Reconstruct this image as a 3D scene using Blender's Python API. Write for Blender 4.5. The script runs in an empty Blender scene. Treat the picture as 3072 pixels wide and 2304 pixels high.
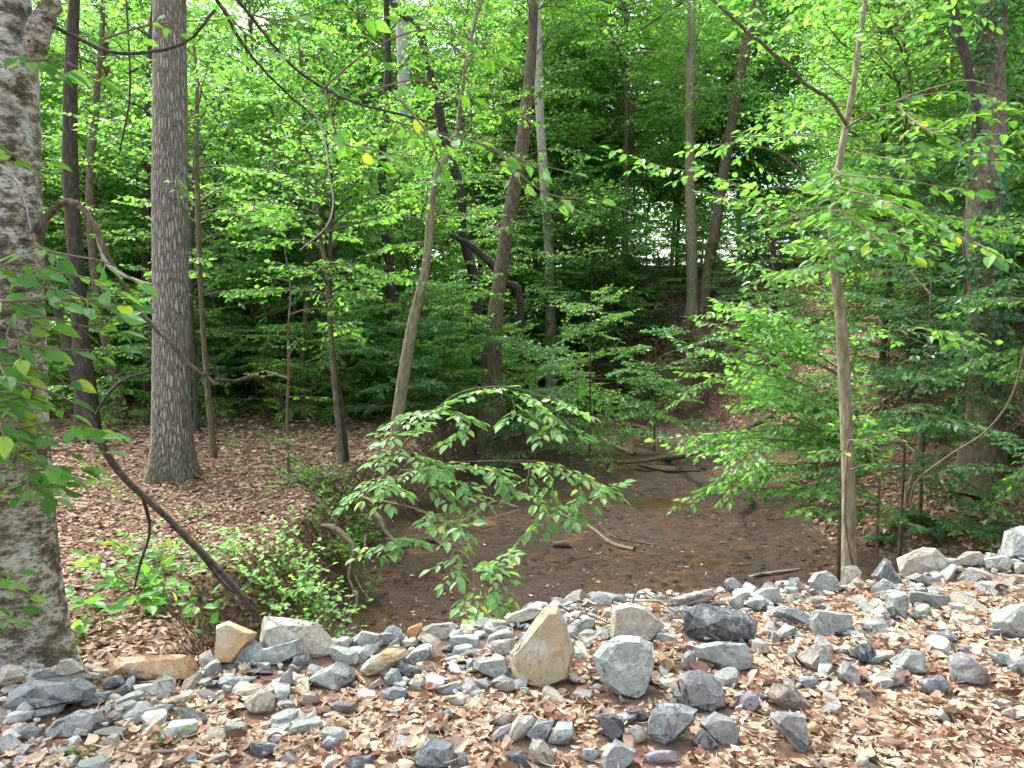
import bpy, bmesh, math, random
import numpy as np
from mathutils import Vector
R = math.radians
rng = np.random.default_rng(7); random.seed(7)
scene = bpy.context.scene
COL = scene.collection
# ------------------------------------------------------------------ camera
CAMZ = 1.6; PITCH = R(5.0); FPX = 768.0
cd = bpy.data.cameras.new('camera'); cam = bpy.data.objects.new('camera', cd); COL.objects.link(cam)
cd.sensor_width = 36; cd.lens = 27; cd.clip_end = 600; cd.clip_start = 0.05
cam.location = (0, 0, CAMZ); cam.rotation_euler = (R(90) - PITCH, 0, 0); scene.camera = cam
# ------------------------------------------------------------------ light
SUN_EL = R(54); SUN_AZ = R(-42)      # azimuth measured from +Y towards +X
w = bpy.data.worlds.new('World'); scene.world = w; w.use_nodes = True
nt = w.node_tree; nt.nodes.clear()
sky = nt.nodes.new('ShaderNodeTexSky'); sky.sky_type = 'NISHITA'; sky.sun_disc = False
sky.sun_elevation = SUN_EL; sky.sun_rotation = SUN_AZ; sky.dust_density = 3.0; sky.air_density = 1.0; sky.ozone_density = 0.8
bg = nt.nodes.new('ShaderNodeBackground'); bg.inputs[1].default_value = 0.14
wo = nt.nodes.new('ShaderNodeOutputWorld')
hsv = nt.nodes.new('ShaderNodeHueSaturation'); hsv.inputs['Saturation'].default_value = .45; nt.links.new(sky.outputs[0], hsv.inputs['Color']); nt.links.new(hsv.outputs[0], bg.inputs[0]); nt.links.new(bg.outputs[0], wo.inputs[0])
sl = bpy.data.lights.new('sun', 'SUN'); sl.energy = 1.5; sl.angle = R(16); sl.color = (1.0, 0.96, 0.88)
sun = bpy.data.objects.new('sun', sl); COL.objects.link(sun)
sd = Vector((math.sin(SUN_AZ) * math.cos(SUN_EL), math.cos(SUN_AZ) * math.cos(SUN_EL), math.sin(SUN_EL)))
sun.rotation_euler = sd.to_track_quat('Z', 'Y').to_euler(); sun.location = (0, 0, 30)
scene.view_settings.view_transform = 'Standard'; scene.view_settings.look = 'None'
scene.view_settings.exposure = 2.3; scene.view_settings.gamma = 1.0
scene.render.engine = 'CYCLES'
cy = scene.cycles
cy.max_bounces = 7; cy.diffuse_bounces = 5; cy.glossy_bounces = 2; cy.transmission_bounces = 5; cy.transparent_max_bounces = 4
cy.use_denoising = True; cy.use_adaptive_sampling = True; cy.adaptive_threshold = 0.02
cy.caustics_reflective = False; cy.caustics_refractive = False

# ------------------------------------------------------------------ helpers
cp, sp = math.cos(PITCH), math.sin(PITCH)
FW = np.array([0, cp, -sp]); UP = np.array([0, sp, cp]); RT = np.array([1.0, 0, 0]); CAM = np.array([0, 0, CAMZ])
ZV = np.array([0, 0, 1.0])
def W(px, py, D):
    return CAM + D * FW + D * (px - 512) / FPX * RT + D * (384 - py) / FPX * UP
def proj(p):
    v = np.asarray(p, float) - CAM
    D = v @ FW
    return 512 + FPX * (v @ RT) / D, 384 - FPX * (v @ UP) / D, D
def nrm(v):
    return v / np.maximum(np.linalg.norm(v, axis=-1, keepdims=True), 1e-9)
def smooth(a, b, x):
    t = np.clip((x - a) / (b - a), 0, 1); return t * t * (3 - 2 * t)
_ph = np.random.default_rng(3)
_K = [(_ph.uniform(-1, 1, 2) * f, _ph.uniform(0, 6.28), 1 / f ** 0.8) for f in (0.5, 0.8, 1.3, 2.1, 3.4, 5.5, 8.0) for _ in range(4)]
def vnoise(x, y, sc=1.0):
    s = 0
    for k, p, a in _K: s = s + a * np.sin(k[0] * x * sc * 2 + k[1] * y * sc * 2 + p)
    return s / 8.0
LEFT = np.array([(-1.5, 3), (-1.75, 6), (-1.95, 9), (-1.6, 12), (-1.1, 14.5), (-.2, 17), (.5, 19), (.1, 21.5), (-1.5, 24), (-6, 27), (-20, 30), (-150, 45)], float)
RIGHT = np.array([(4.1, 3), (3.75, 8), (3.75, 12), (4.3, 16), (5.2, 20), (4.9, 23), (3, 25.5), (0, 28), (-6, 31), (-20, 34), (-150, 50)], float)
def dist_line(x, y, L):
    best = np.full(np.shape(x), 1e9)
    for a, b in zip(L[:-1], L[1:]):
        d = b - a; t = np.clip(((x - a[0]) * d[0] + (y - a[1]) * d[1]) / (d @ d), 0, 1)
        best = np.minimum(best, np.hypot(x - a[0] - t * d[0], y - a[1] - t * d[1]))
    return best
POLY = np.vstack([LEFT, RIGHT[::-1]])
def in_poly(x, y):
    ins = np.zeros(np.shape(x), bool); n = len(POLY); j = n - 1
    for i in range(n):
        xi, yi = POLY[i]; xj, yj = POLY[j]
        c = ((yi > y) != (yj > y)) & (x < (xj - xi) * (y - yi) / (yj - yi + 1e-12) + xi)
        ins ^= c; j = i
    return ins
def crest_s(x, y):
    return (y - (4.0 + 0.32 * x + 0.10 * np.sin(1.9 * x + .5) + 0.05 * np.sin(5.1 * x))) * 0.95
POOLS = []
for _a, _b, _r, _q in [(740, 466, 1.5, .55), (775, 492, .7, .4), (700, 440, 1.4, .5), (650, 503, .5, .25), (845, 560, 1.2, .45), (770, 545, .8, .3), (600, 425, 1.2, .5), (800, 520, .6, .3), (735, 560, .5, .2)]:
    _v = FW + (_a - 512) / FPX * RT + (384 - _b) / FPX * UP; _D = (-1.72 - CAMZ) / _v[2]; POOLS.append((_v[0] * _D, _v[1] * _D, _r, _q))
def base_h(x, y):
    x = np.asarray(x, float); y = np.asarray(y, float)
    x2 = x + .22 * np.sin(1.3 * y) + .12 * np.sin(3.1 * y + 1)
    ins = in_poly(x2, y); dl = dist_line(x2, y, LEFT); dr = dist_line(x2, y, RIGHT)
    n = vnoise(x, y); n2 = vnoise(x, y, 2.3)
    bed = -1.72 + .016 * n2 + .03 * vnoise(x, y, 3.3) + .02 * vnoise(x + 5, y, 7) + .08 * smooth(1.0, 0, dr)
    for a, b, c, d in POOLS: bed = bed - .075 * np.exp(-((x - a) / c) ** 2 - ((y - b) / d) ** 2)
    left = -1.72 + 1.02 * smooth(0, .75, dl) + .10 * n * smooth(.5, 3, dl) + .05 * smooth(1, 12, dl)
    d0 = 3.0 - 2.2 * smooth(12, 17, y); q = np.minimum(dr, d0)
    right = -1.72 + .14 * q + .07 * q * q + np.clip(dr - d0, 0, 2.6) * 1.3 + np.clip(dr - d0 - 2.6, 0, 3) * .6 + np.clip(dr - 8.5, 0, 200) * .01
    right = right + (.16 * n + .08 * n2) * smooth(.2, 2.5, dr)
    return np.where(ins, bed, np.where(dl < dr, left, right)), ins
def H(x, y):
    b, ins = base_h(x, y)
    s = crest_s(np.asarray(x, float), np.asarray(y, float))
    x = np.asarray(x, float)
    fg = -.03 + .03 * vnoise(x, y, 1.4) + .07 * smooth(1.5, 4, x) - np.maximum(s, 0) * .78 - .02 * np.clip(-s, 0, 3)
    return np.maximum(fg, b) + .04 * np.exp(-((fg - b) / .12) ** 2)
def Hs(x, y): return float(H(np.array([x]), np.array([y]))[0])
_DD = np.concatenate([np.arange(1.5, 12, .02), np.arange(12, 70, .1)])
def hit(px, py):
    P = CAM + _DD[:, None] * (FW + (px - 512) / FPX * RT + (384 - py) / FPX * UP)
    k = np.nonzero(P[:, 2] < H(P[:, 0], P[:, 1]))[0]
    i = k[0] if len(k) else len(_DD) - 1
    return P[i], _DD[i]

def mesh_np(name, parts, mats, smooth_=False):
    """parts: list of (V, F, matindex)"""
    me = bpy.data.meshes.new(name)
    parts = [p for p in parts if len(p[0])]
    V = np.vstack([p[0] for p in parts]); off = 0; idx = []; tot = []; mi = []
    for v, f, m in parts:
        idx.append((f + off).ravel()); tot.append(np.full(len(f), f.shape[1])); mi.append(np.full(len(f), m)); off += len(v)
    idx = np.concatenate(idx); tot = np.concatenate(tot); mi = np.concatenate(mi)
    me.vertices.add(len(V)); me.vertices.foreach_set('co', V.astype(np.float32).ravel())
    me.loops.add(len(idx)); me.loops.foreach_set('vertex_index', idx.astype(np.int32))
    me.polygons.add(len(tot)); st = np.concatenate([[0], np.cumsum(tot)[:-1]])
    me.polygons.foreach_set('loop_start', st.astype(np.int32)); me.polygons.foreach_set('loop_total', tot.astype(np.int32))
    me.polygons.foreach_set('material_index', mi.astype(np.int32))
    sm = np.full(len(tot), bool(smooth_))
    me.polygons.foreach_set('use_smooth', sm)
    for m in mats: me.materials.append(m)
    me.update(calc_edges=True); me.validate()
    return me
def link(name, me, parent=None, loc=None):
    o = bpy.data.objects.new(name, me); COL.objects.link(o)
    if parent is not None: o.parent = parent
    if loc is not None: o.location = loc
    return o
def tag(o, label=None, cat=None, group=None, kind=None):
    if label: o['label'] = label
    if cat: o['category'] = cat
    if group: o['group'] = group
    if kind: o['kind'] = kind
    return o
def empty(name, loc):
    o = bpy.data.objects.new(name, None); o.empty_display_size = .2; COL.objects.link(o); o.location = loc; return o

def resample(P, step):
    P = np.asarray(P, float); s = np.concatenate([[0], np.cumsum(np.linalg.norm(np.diff(P, axis=0), axis=1))])
    n = max(3, int(s[-1] / step) + 1); q = np.linspace(0, s[-1], n)
    return np.stack([np.interp(q, s, P[:, k]) for k in range(3)], 1), q / s[-1]
def crom(P, n=6):
    P = np.asarray(P, float); Q = np.vstack([2 * P[0] - P[1], P, 2 * P[-1] - P[-2]]); out = []
    for i in range(1, len(Q) - 2):
        for t in np.linspace(0, 1, n, endpoint=False):
            a, b, c, d = Q[i - 1:i + 3]
            out.append(.5 * (2 * b + (c - a) * t + (2 * a - 5 * b + 4 * c - d) * t * t + (3 * b - a - 3 * c + d) * t ** 3))
    out.append(P[-1]); return np.array(out)
def tube(P, rad, sides=8, lump=0.0, flare=0.0):
    P = np.asarray(P, float); n = len(P); rad = np.broadcast_to(rad, (n,)).astype(float)
    T = nrm(np.gradient(P, axis=0)); ref = np.array([1.0, .1, .05]) if abs(T[0][0]) < .8 else np.array([0.1, 0, 1.0])
    A = nrm(np.cross(T, ref)); B = np.cross(T, A)
    a = np.linspace(0, 2 * np.pi, sides, endpoint=False)
    s = np.concatenate([[0], np.cumsum(np.linalg.norm(np.diff(P, axis=0), axis=1))])
    rr = rad[:, None] * np.ones((1, sides))
    if lump:
        p1, p2, p3 = rng.uniform(0, 6, 3)
        rr = rr * (1 + lump * (np.sin(2 * a + p1 + s[:, None] * 1.1) + .6 * np.sin(3 * a + p2 - s[:, None] * 2.3) + .4 * np.sin(5 * a + s[:, None] * 5 + p3)))
    if flare:
        k = np.exp(-s / (flare * 1.4))[:, None]
        rr = rr * (1 + k * (.25 + .38 * np.maximum(0, np.sin(5 * a + 1.0)) + .2 * np.sin(3 * a)))
    V = P[:, None] + rr[..., None] * (np.cos(a)[None, :, None] * A[:, None] + np.sin(a)[None, :, None] * B[:, None])
    i = np.arange(n - 1)[:, None] * sides; j = np.arange(sides)[None]
    F = np.stack([i + j, i + (j + 1) % sides, i + sides + (j + 1) % sides, i + sides + j], -1).reshape(-1, 4)
    V = V.reshape(-1, 3)
    V = np.vstack([V, P[-1:] + T[-1:] * rad[-1] * .6]); c = len(V) - 1
    F2 = np.array([[(n - 1) * sides + k, (n - 1) * sides + (k + 1) % sides, c, c] for k in range(sides)])
    return V, np.vstack([F, F2])[:, :4] if False else F
def prisms(A, B, ra, rb):
    A = np.asarray(A); B = np.asarray(B); n = len(A)
    T = nrm(B - A); ref = np.where(np.abs(T[:, 2:3]) > .9, np.array([[1., 0, 0]]), np.array([[0, 0, 1.]]))
    U = nrm(np.cross(T, ref)); Vv = np.cross(T, U)
    V = np.zeros((n, 6, 3))
    for k in range(3):
        a = k * 2.0944; d = math.cos(a) * U + math.sin(a) * Vv
        V[:, k] = A + d * np.reshape(ra, (-1, 1)); V[:, 3 + k] = B + d * np.reshape(rb, (-1, 1))
    o = (np.arange(n) * 6)[:, None, None]
    F = np.array([[0, 1, 4, 3], [1, 2, 5, 4], [2, 0, 3, 5]])[None] + o
    return V.reshape(-1, 3), F.reshape(-1, 4)
LO = (np.array([[0, 0, 0], [.46, .33, .05], [1, 0, -.12], [.46, -.33, .05]]), np.array([[0, 1, 2], [0, 2, 3]]))
def _hi(wd=.27):
    xs = [.0, .2, .45, .72, 1.0]; ws = [0, .85 * wd, wd, .68 * wd, 0]
    V = []
    for x, ww in zip(xs, ws):
        z = -.14 * x * x
        if ww == 0: V.append((x, 0, z))
        else: V += [(x, ww, z + .07), (x, 0, z), (x, -ww, z + .07)]
    V = np.array(V)
    T = [[0, 1, 2], [0, 2, 3], [1, 4, 5], [1, 5, 2], [2, 5, 6], [2, 6, 3], [4, 7, 8], [4, 8, 5], [5, 8, 9], [5, 9, 6], [7, 10, 8], [8, 10, 9]]
    return V, np.array(T)
HI = _hi()
def leaves(tmpl, P, D, N, S):
    T, F = tmpl; D = nrm(D); Y = nrm(np.cross(N, D)); Z = np.cross(D, Y); S = np.reshape(S, (-1, 1, 1))
    V = P[:, None] + S * (T[None, :, 0:1] * D[:, None] + T[None, :, 1:2] * Y[:, None] + T[None, :, 2:3] * Z[:, None])
    f = F[None] + (np.arange(len(P)) * len(T))[:, None, None]
    return V.reshape(-1, 3), f.reshape(-1, F.shape[1])

class Acc:
    def __init__(s): s.P = []; s.D = []; s.N = []; s.S = []; s.A = []; s.B = []; s.ra = []; s.rb = []; s.tubes = []
    def leaf(s, P, D, N, S): s.P.append(P); s.D.append(D); s.N.append(N); s.S.append(S)
    def seg(s, A, B, ra, rb): s.A.append(A); s.B.append(B); s.ra.append(ra); s.rb.append(rb)
    def crown(s, name, mats, tmpl=LO):
        parts = []
        if s.P: v, f = leaves(tmpl, np.vstack(s.P), np.vstack(s.D), np.vstack(s.N), np.concatenate(s.S)); parts.append((v, f, 0))
        if s.A: v, f = prisms(np.vstack(s.A), np.vstack(s.B), np.concatenate(s.ra), np.concatenate(s.rb)); parts.append((v, f, 1))
        for v, f in s.tubes: parts.append((v, f, 1))
        return mesh_np(name, parts, mats)
def spray(acc, path, tw_len, tw_gap, leaf, gap, droop=.12, start=.12, tilt=.62, rad=.004, ang=52, skip=0.0, hang=.75):
    P, t = resample(path, tw_gap)
    T = nrm(np.gradient(P, axis=0))
    keep = (t >= start) & (rng.random(len(t)) >= skip)
    P, T, t = P[keep], T[keep], t[keep]; m = len(P)
    if m == 0: return
    sg = np.where(np.arange(m) % 2 == 0, 1., -1.)[:, None]
    side = nrm(np.cross(ZV, T) + 1e-6); a = np.radians(rng.normal(ang, 12, m))[:, None]
    d = T * np.cos(a) + side * sg * np.sin(a); d[:, 2] -= droop + rng.normal(0, .12, m)
    d[-1] = T[-1]
    d = nrm(d); l = tw_len * (1 - .5 * t) * rng.uniform(.55, 1.15, m)
    n = int(max(l) / gap) + 1; q = (np.arange(n)[None] + .5) * gap * np.ones((m, 1)); ok = q < np.maximum(l, gap * .9)[:, None]
    ds = np.repeat(d[:, None], n, 1); pos = P[:, None] + ds * q[..., None]; pos[..., 2] -= droop * q ** 2 * 1.2
    pos, ds = pos[ok], ds[ok]; M = len(pos)
    ls = np.where((np.arange(n)[None] % 2 == 0), 1., -1.) * np.ones((m, 1)); ls = ls[ok][:, None]
    sd2 = nrm(np.cross(ZV, ds) + 1e-6); b = np.radians(rng.normal(48, 14, M))[:, None]
    ld = ds * np.cos(b) + sd2 * ls * np.sin(b); ld[:, 2] -= rng.uniform(-.1, hang, M)
    N = ZV + rng.normal(0, tilt, (M, 3))
    acc.leaf(pos, ld, N, leaf * rng.uniform(.55, 1.2, M))
    # terminal leaves
    e = P + d * l[:, None]; acc.leaf(e, d, ZV + rng.normal(0, tilt, (m, 3)), leaf * rng.uniform(.8, 1.2, m))
    acc.seg(P, e, np.full(m, rad), np.full(m, rad * .4))
def limb_path(p0, az, el, L, sag, wob=.12, n=7):
    P = [np.array(p0, float)]; e = el; a = az
    for i in range(n):
        a += rng.normal(0, wob); e += -sag / n + rng.normal(0, wob * .6)
        P.append(P[-1] + L / n * np.array([math.cos(a) * math.cos(e), math.sin(a) * math.cos(e), math.sin(e)]))
    return np.array(P)
def make_crown(acc, trunk, trad, z0, spread, nl, leaf, gap, tw_len, tw_gap, el=(20, 50), sag=.6, sub=2, shape='round', azf=None, lrad=.02, skip=0.0, az_range=None):
    """limbs with side limbs, twigs and leaves; returns limb tubes"""
    tubes = []
    zs = trunk[:, 2]; z1 = zs.max(); zz = np.linspace(z0, z1 - .1, nl); az = rng.uniform(0, 6)
    for i, z in enumerate(zz):
        z += rng.normal(0, .1); p = np.array([np.interp(z, zs, trunk[:, 0]), np.interp(z, zs, trunk[:, 1]), z])
        u = (z - z0) / max(z1 - z0, .1)
        prof = {'round': math.sin(math.pi * min(.97, .22 + .72 * u)), 'cone': 1 - .75 * u, 'flat': .95}[shape]
        az += 2.4 + rng.normal(0, .35)
        aa = az if az_range is None else rng.uniform(*az_range)
        L = spread * prof * rng.uniform(.65, 1.15)
        if L < .25: continue
        ep = R(rng.uniform(*el)) + u * .35
        P = limb_path(p, aa, ep, L, sag + rng.normal(0, .1))
        r = lrad * (.5 + .5 * L / spread)
        tubes.append(tube(P, np.linspace(r, r * .25, len(P)), 5))
        spray(acc, P, tw_len, tw_gap, leaf, gap, start=.22, skip=skip)
        for k in range(sub):
            j = rng.integers(1, len(P) - 2); sgn = 1 if k % 2 else -1
            dv = P[j + 1] - P[j]; a0 = math.atan2(dv[1], dv[0]) + sgn * R(rng.uniform(30, 65))
            e0 = math.asin(np.clip(dv[2] / np.linalg.norm(dv), -1, 1)) + rng.normal(0, .15)
            L2 = L * (1 - j / len(P)) * rng.uniform(.5, .9)
            Q = limb_path(P[j], a0, e0, L2, sag * .6, n=5)
            tubes.append(tube(Q, np.linspace(r * .5, r * .2, len(Q)), 4))
            spray(acc, Q, tw_len * .8, tw_gap, leaf, gap, start=.1, skip=skip)
    return tubes

# ------------------------------------------------------------------ materials
def newmat(name):
    m = bpy.data.materials.new(name); m.use_nodes = True; n = m.node_tree; n.nodes.clear()
    out = n.nodes.new('ShaderNodeOutputMaterial'); return m, n, out
def N(n, t, **kw):
    x = n.nodes.new('ShaderNode' + t)
    for k, v in kw.items():
        if k in x.inputs.keys(): x.inputs[k].default_value = v
        else: setattr(x, k, v)
    return x
def ramp(n, src, stops, interp='LINEAR'):
    r = n.nodes.new('ShaderNodeValToRGB'); n.links.new(src, r.inputs[0]); e = r.color_ramp.elements; r.color_ramp.interpolation = interp
    while len(e) < len(stops): e.new(.5)
    for el, (p, c) in zip(e, stops): el.position = p; el.color = (*c, 1) if len(c) == 3 else c
    return r
def coords(n, scale=(1, 1, 1), which='Object'):
    tc = N(n, 'TexCoord'); mp = N(n, 'Mapping'); mp.inputs['Scale'].default_value = scale
    n.links.new(tc.outputs[which], mp.inputs[0]); return mp.outputs[0]
def mixc(n, fac, a, b, mode='MIX'):
    m = n.nodes.new('ShaderNodeMix'); m.data_type = 'RGBA'; m.blend_type = mode
    for s, v in ((m.inputs[0], fac), (m.inputs[6], a), (m.inputs[7], b)):
        if hasattr(v, 'is_output'): n.links.new(v, s)
        else: s.default_value = v if isinstance(v, float) else (*v, 1)
    return m.outputs[2]
def bump(n, h, strength, dist=.02):
    b = N(n, 'Bump'); b.inputs['Strength'].default_value = strength; b.inputs['Distance'].default_value = dist
    n.links.new(h, b.inputs['Height']); return b.outputs[0]
def principled(n, out, col, rough=.8, nor=None, spec=.3):
    p = N(n, 'BsdfPrincipled')
    if hasattr(col, 'is_output'): n.links.new(col, p.inputs['Base Color'])
    else: p.inputs['Base Color'].default_value = (*col, 1)
    if hasattr(rough, 'is_output'): n.links.new(rough, p.inputs['Roughness'])
    else: p.inputs['Roughness'].default_value = rough
    p.inputs['Specular IOR Level'].default_value = spec
    if nor is not None: n.links.new(nor, p.inputs['Normal'])
    n.links.new(p.outputs[0], out.inputs[0]); return p
def leaf_mat(name, cols, trans, tf=.45, gloss=.35):
    m, n, out = newmat(name)
    g = N(n, 'NewGeometry'); oi = N(n, 'ObjectInfo')
    c = ramp(n, g.outputs['Random Per Island'], cols).outputs[0]
    hs = N(n, 'HueSaturation'); mr = N(n, 'MapRange'); n.links.new(oi.outputs['Random'], mr.inputs[0])
    mr.inputs[3].default_value = .8; mr.inputs[4].default_value = 1.25; n.links.new(mr.outputs[0], hs.inputs['Value']); n.links.new(c, hs.inputs['Color'])
    p = N(n, 'BsdfPrincipled'); n.links.new(hs.outputs[0], p.inputs['Base Color']); p.inputs['Roughness'].default_value = gloss
    p.inputs['Specular IOR Level'].default_value = .35
    t = N(n, 'BsdfTranslucent'); n.links.new(mixc(n, 1.0, hs.outputs[0], trans, 'MULTIPLY'), t.inputs[0])
    mx = N(n, 'MixShader'); mx.inputs[0].default_value = tf
    n.links.new(p.outputs[0], mx.inputs[1]); n.links.new(t.outputs[0], mx.inputs[2]); n.links.new(mx.outputs[0], out.inputs[0])
    return m
TR = (2.5, 2.8, 1.2)
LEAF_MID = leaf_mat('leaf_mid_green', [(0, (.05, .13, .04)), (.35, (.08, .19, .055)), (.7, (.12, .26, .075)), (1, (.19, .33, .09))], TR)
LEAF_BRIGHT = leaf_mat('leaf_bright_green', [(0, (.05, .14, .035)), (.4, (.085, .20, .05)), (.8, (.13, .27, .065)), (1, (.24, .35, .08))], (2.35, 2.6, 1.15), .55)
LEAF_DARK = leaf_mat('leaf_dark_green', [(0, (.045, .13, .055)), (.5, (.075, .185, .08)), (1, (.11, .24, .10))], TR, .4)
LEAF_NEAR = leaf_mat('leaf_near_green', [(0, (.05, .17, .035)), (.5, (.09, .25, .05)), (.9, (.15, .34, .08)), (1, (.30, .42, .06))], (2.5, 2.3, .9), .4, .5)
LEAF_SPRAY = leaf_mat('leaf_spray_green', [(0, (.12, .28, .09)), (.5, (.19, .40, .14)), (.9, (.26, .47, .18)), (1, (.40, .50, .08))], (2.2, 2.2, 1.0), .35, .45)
FERN = leaf_mat('fern_green', [(0, (.03, .13, .05)), (1, (.07, .22, .08))], (2, 2, 1), .3, .6)
def bark(name, kind):
    m, n, out = newmat(name)
    if kind == 'furrow':
        v = coords(n, (1, 1, .16)); no = N(n, 'TexNoise', Scale=9.0, Detail=3.0); n.links.new(v, no.inputs[0])
        wv = mixc(n, .12, v, no.outputs[1]) if False else v
        vm = N(n, 'VectorMath', operation='MULTIPLY_ADD'); n.links.new(no.outputs[1], vm.inputs[0]); vm.inputs[1].default_value = (.07, .07, .05); n.links.new(v, vm.inputs[2])
        vo = N(n, 'TexVoronoi', Scale=27.0); vo.feature = 'DISTANCE_TO_EDGE'; n.links.new(vm.outputs[0], vo.inputs[0])
        fine = N(n, 'TexNoise', Scale=60.0, Detail=5.0); n.links.new(coords(n, (1, 1, .4)), fine.inputs[0])
        big = N(n, 'TexNoise', Scale=1.6, Detail=3.0); n.links.new(coords(n), big.inputs[0])
        c1 = ramp(n, vo.outputs[0], [(0, (.035, .028, .02)), (.10, (.10, .08, .062)), (.24, (.27, .24, .195)), (.6, (.40, .365, .31))]).outputs[0]
        c2 = mixc(n, ramp(n, fine.outputs[0], [(.35, (0, 0, 0)), (.7, (1, 1, 1))]).outputs[0], c1, (.42, .39, .35), 'MIX')
        c3 = mixc(n, .45, c1, c2)
        c3 = mixc(n, ramp(n, big.outputs[0], [(.45, (0, 0, 0)), (.75, (.35, .35, .35))]).outputs[0], c3, (.17, .20, .12))
        sep = N(n, 'SeparateXYZ'); n.links.new(N(n, 'TexCoord').outputs['Object'], sep.inputs[0])
        mossn = N(n, 'MapRange'); n.links.new(sep.outputs[2], mossn.inputs[0]); mossn.inputs[1].default_value = .55; mossn.inputs[2].default_value = .05
        mm = N(n, 'Math', operation='MULTIPLY'); n.links.new(mossn.outputs[0], mm.inputs[0]); n.links.new(big.outputs[0], mm.inputs[1])
        c3 = mixc(n, mm.outputs[0], c3, (.09, .12, .03))
        ad = N(n, 'Math', operation='MULTIPLY_ADD'); n.links.new(fine.outputs[0], ad.inputs[0]); ad.inputs[1].default_value = .12; mn = N(n, 'Math', operation='MINIMUM'); n.links.new(vo.outputs[0], mn.inputs[0]); mn.inputs[1].default_value = .3; n.links.new(mn.outputs[0], ad.inputs[2])
        principled(n, out, c3, .9, bump(n, ad.outputs[0], 1.0, .07))
    elif kind == 'lichen':
        v = coords(n, (1, 1, 2.0)); a = N(n, 'TexNoise', Scale=9.0, Detail=10.0, Roughness=.72); n.links.new(v, a.inputs[0])
        b = N(n, 'TexNoise', Scale=38.0, Detail=8.0, Roughness=.75); n.links.new(coords(n, (1, 1, 2.0)), b.inputs[0])
        g = N(n, 'TexNoise', Scale=2.2, Detail=3.0); n.links.new(coords(n), g.inputs[0])
        c = ramp(n, a.outputs[0], [(.36, (.045, .035, .022)), (.45, (.15, .12, .08)), (.49, (.27, .23, .17)), (.53, (.43, .41, .34)), (.60, (.56, .58, .51))]).outputs[0]
        c = mixc(n, ramp(n, b.outputs[0], [(.40, (1, 1, 1)), (.48, (0, 0, 0))]).outputs[0], c, (.06, .06, .04))
        c = mixc(n, ramp(n, g.outputs[0], [(.5, (0, 0, 0)), (.72, (.6, .6, .6))]).outputs[0], c, (.13, .16, .10))
        c = mixc(n, ramp(n, b.outputs[0], [(.60, (0, 0, 0)), (.66, (.7, .7, .7))]).outputs[0], c, (.60, .62, .55))
        h = mixc(n, .5, a.outputs[0], b.outputs[0]); principled(n, out, c, .9, bump(n, h, .8, .03))
    else:
        cols = {'dark': [(.3, (.02, .017, .013)), (.55, (.06, .05, .04)), (.75, (.12, .10, .085))],
                'brown': [(.3, (.05, .04, .028)), (.55, (.14, .11, .075)), (.75, (.25, .21, .15))],
                'tan': [(.3, (.10, .085, .05)), (.55, (.24, .21, .14)), (.75, (.36, .33, .25))],
                'pale': [(.3, (.12, .11, .10)), (.5, (.36, .34, .31)), (.7, (.50, .49, .45))],
                'twig': [(.3, (.10, .07, .045)), (.7, (.22, .17, .11))],
                'grey': [(.3, (.20, .18, .155)), (.7, (.42, .39, .34))]}[kind]
        v = coords(n, (1, 1, .3) if kind != 'pale' else (1, 1, 2.5)); a = N(n, 'TexNoise', Scale=24.0, Detail=5.0, Roughness=.65); n.links.new(v, a.inputs[0])
        principled(n, out, ramp(n, a.outputs[0], cols).outputs[0], .9, bump(n, a.outputs[0], .7, .02))
    return m
BK_OAK = bark('bark_furrowed', 'furrow'); BK_LICH = bark('bark_lichen', 'lichen'); BK_DARK = bark('bark_dark', 'dark'); BK_BROWN = bark('bark_brown', 'brown')
BK_TAN = bark('bark_tan', 'tan'); BK_PALE = bark('bark_pale', 'pale'); TWIG = bark('twig', 'twig'); BK_GREY = bark('bark_grey', 'grey')

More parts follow.
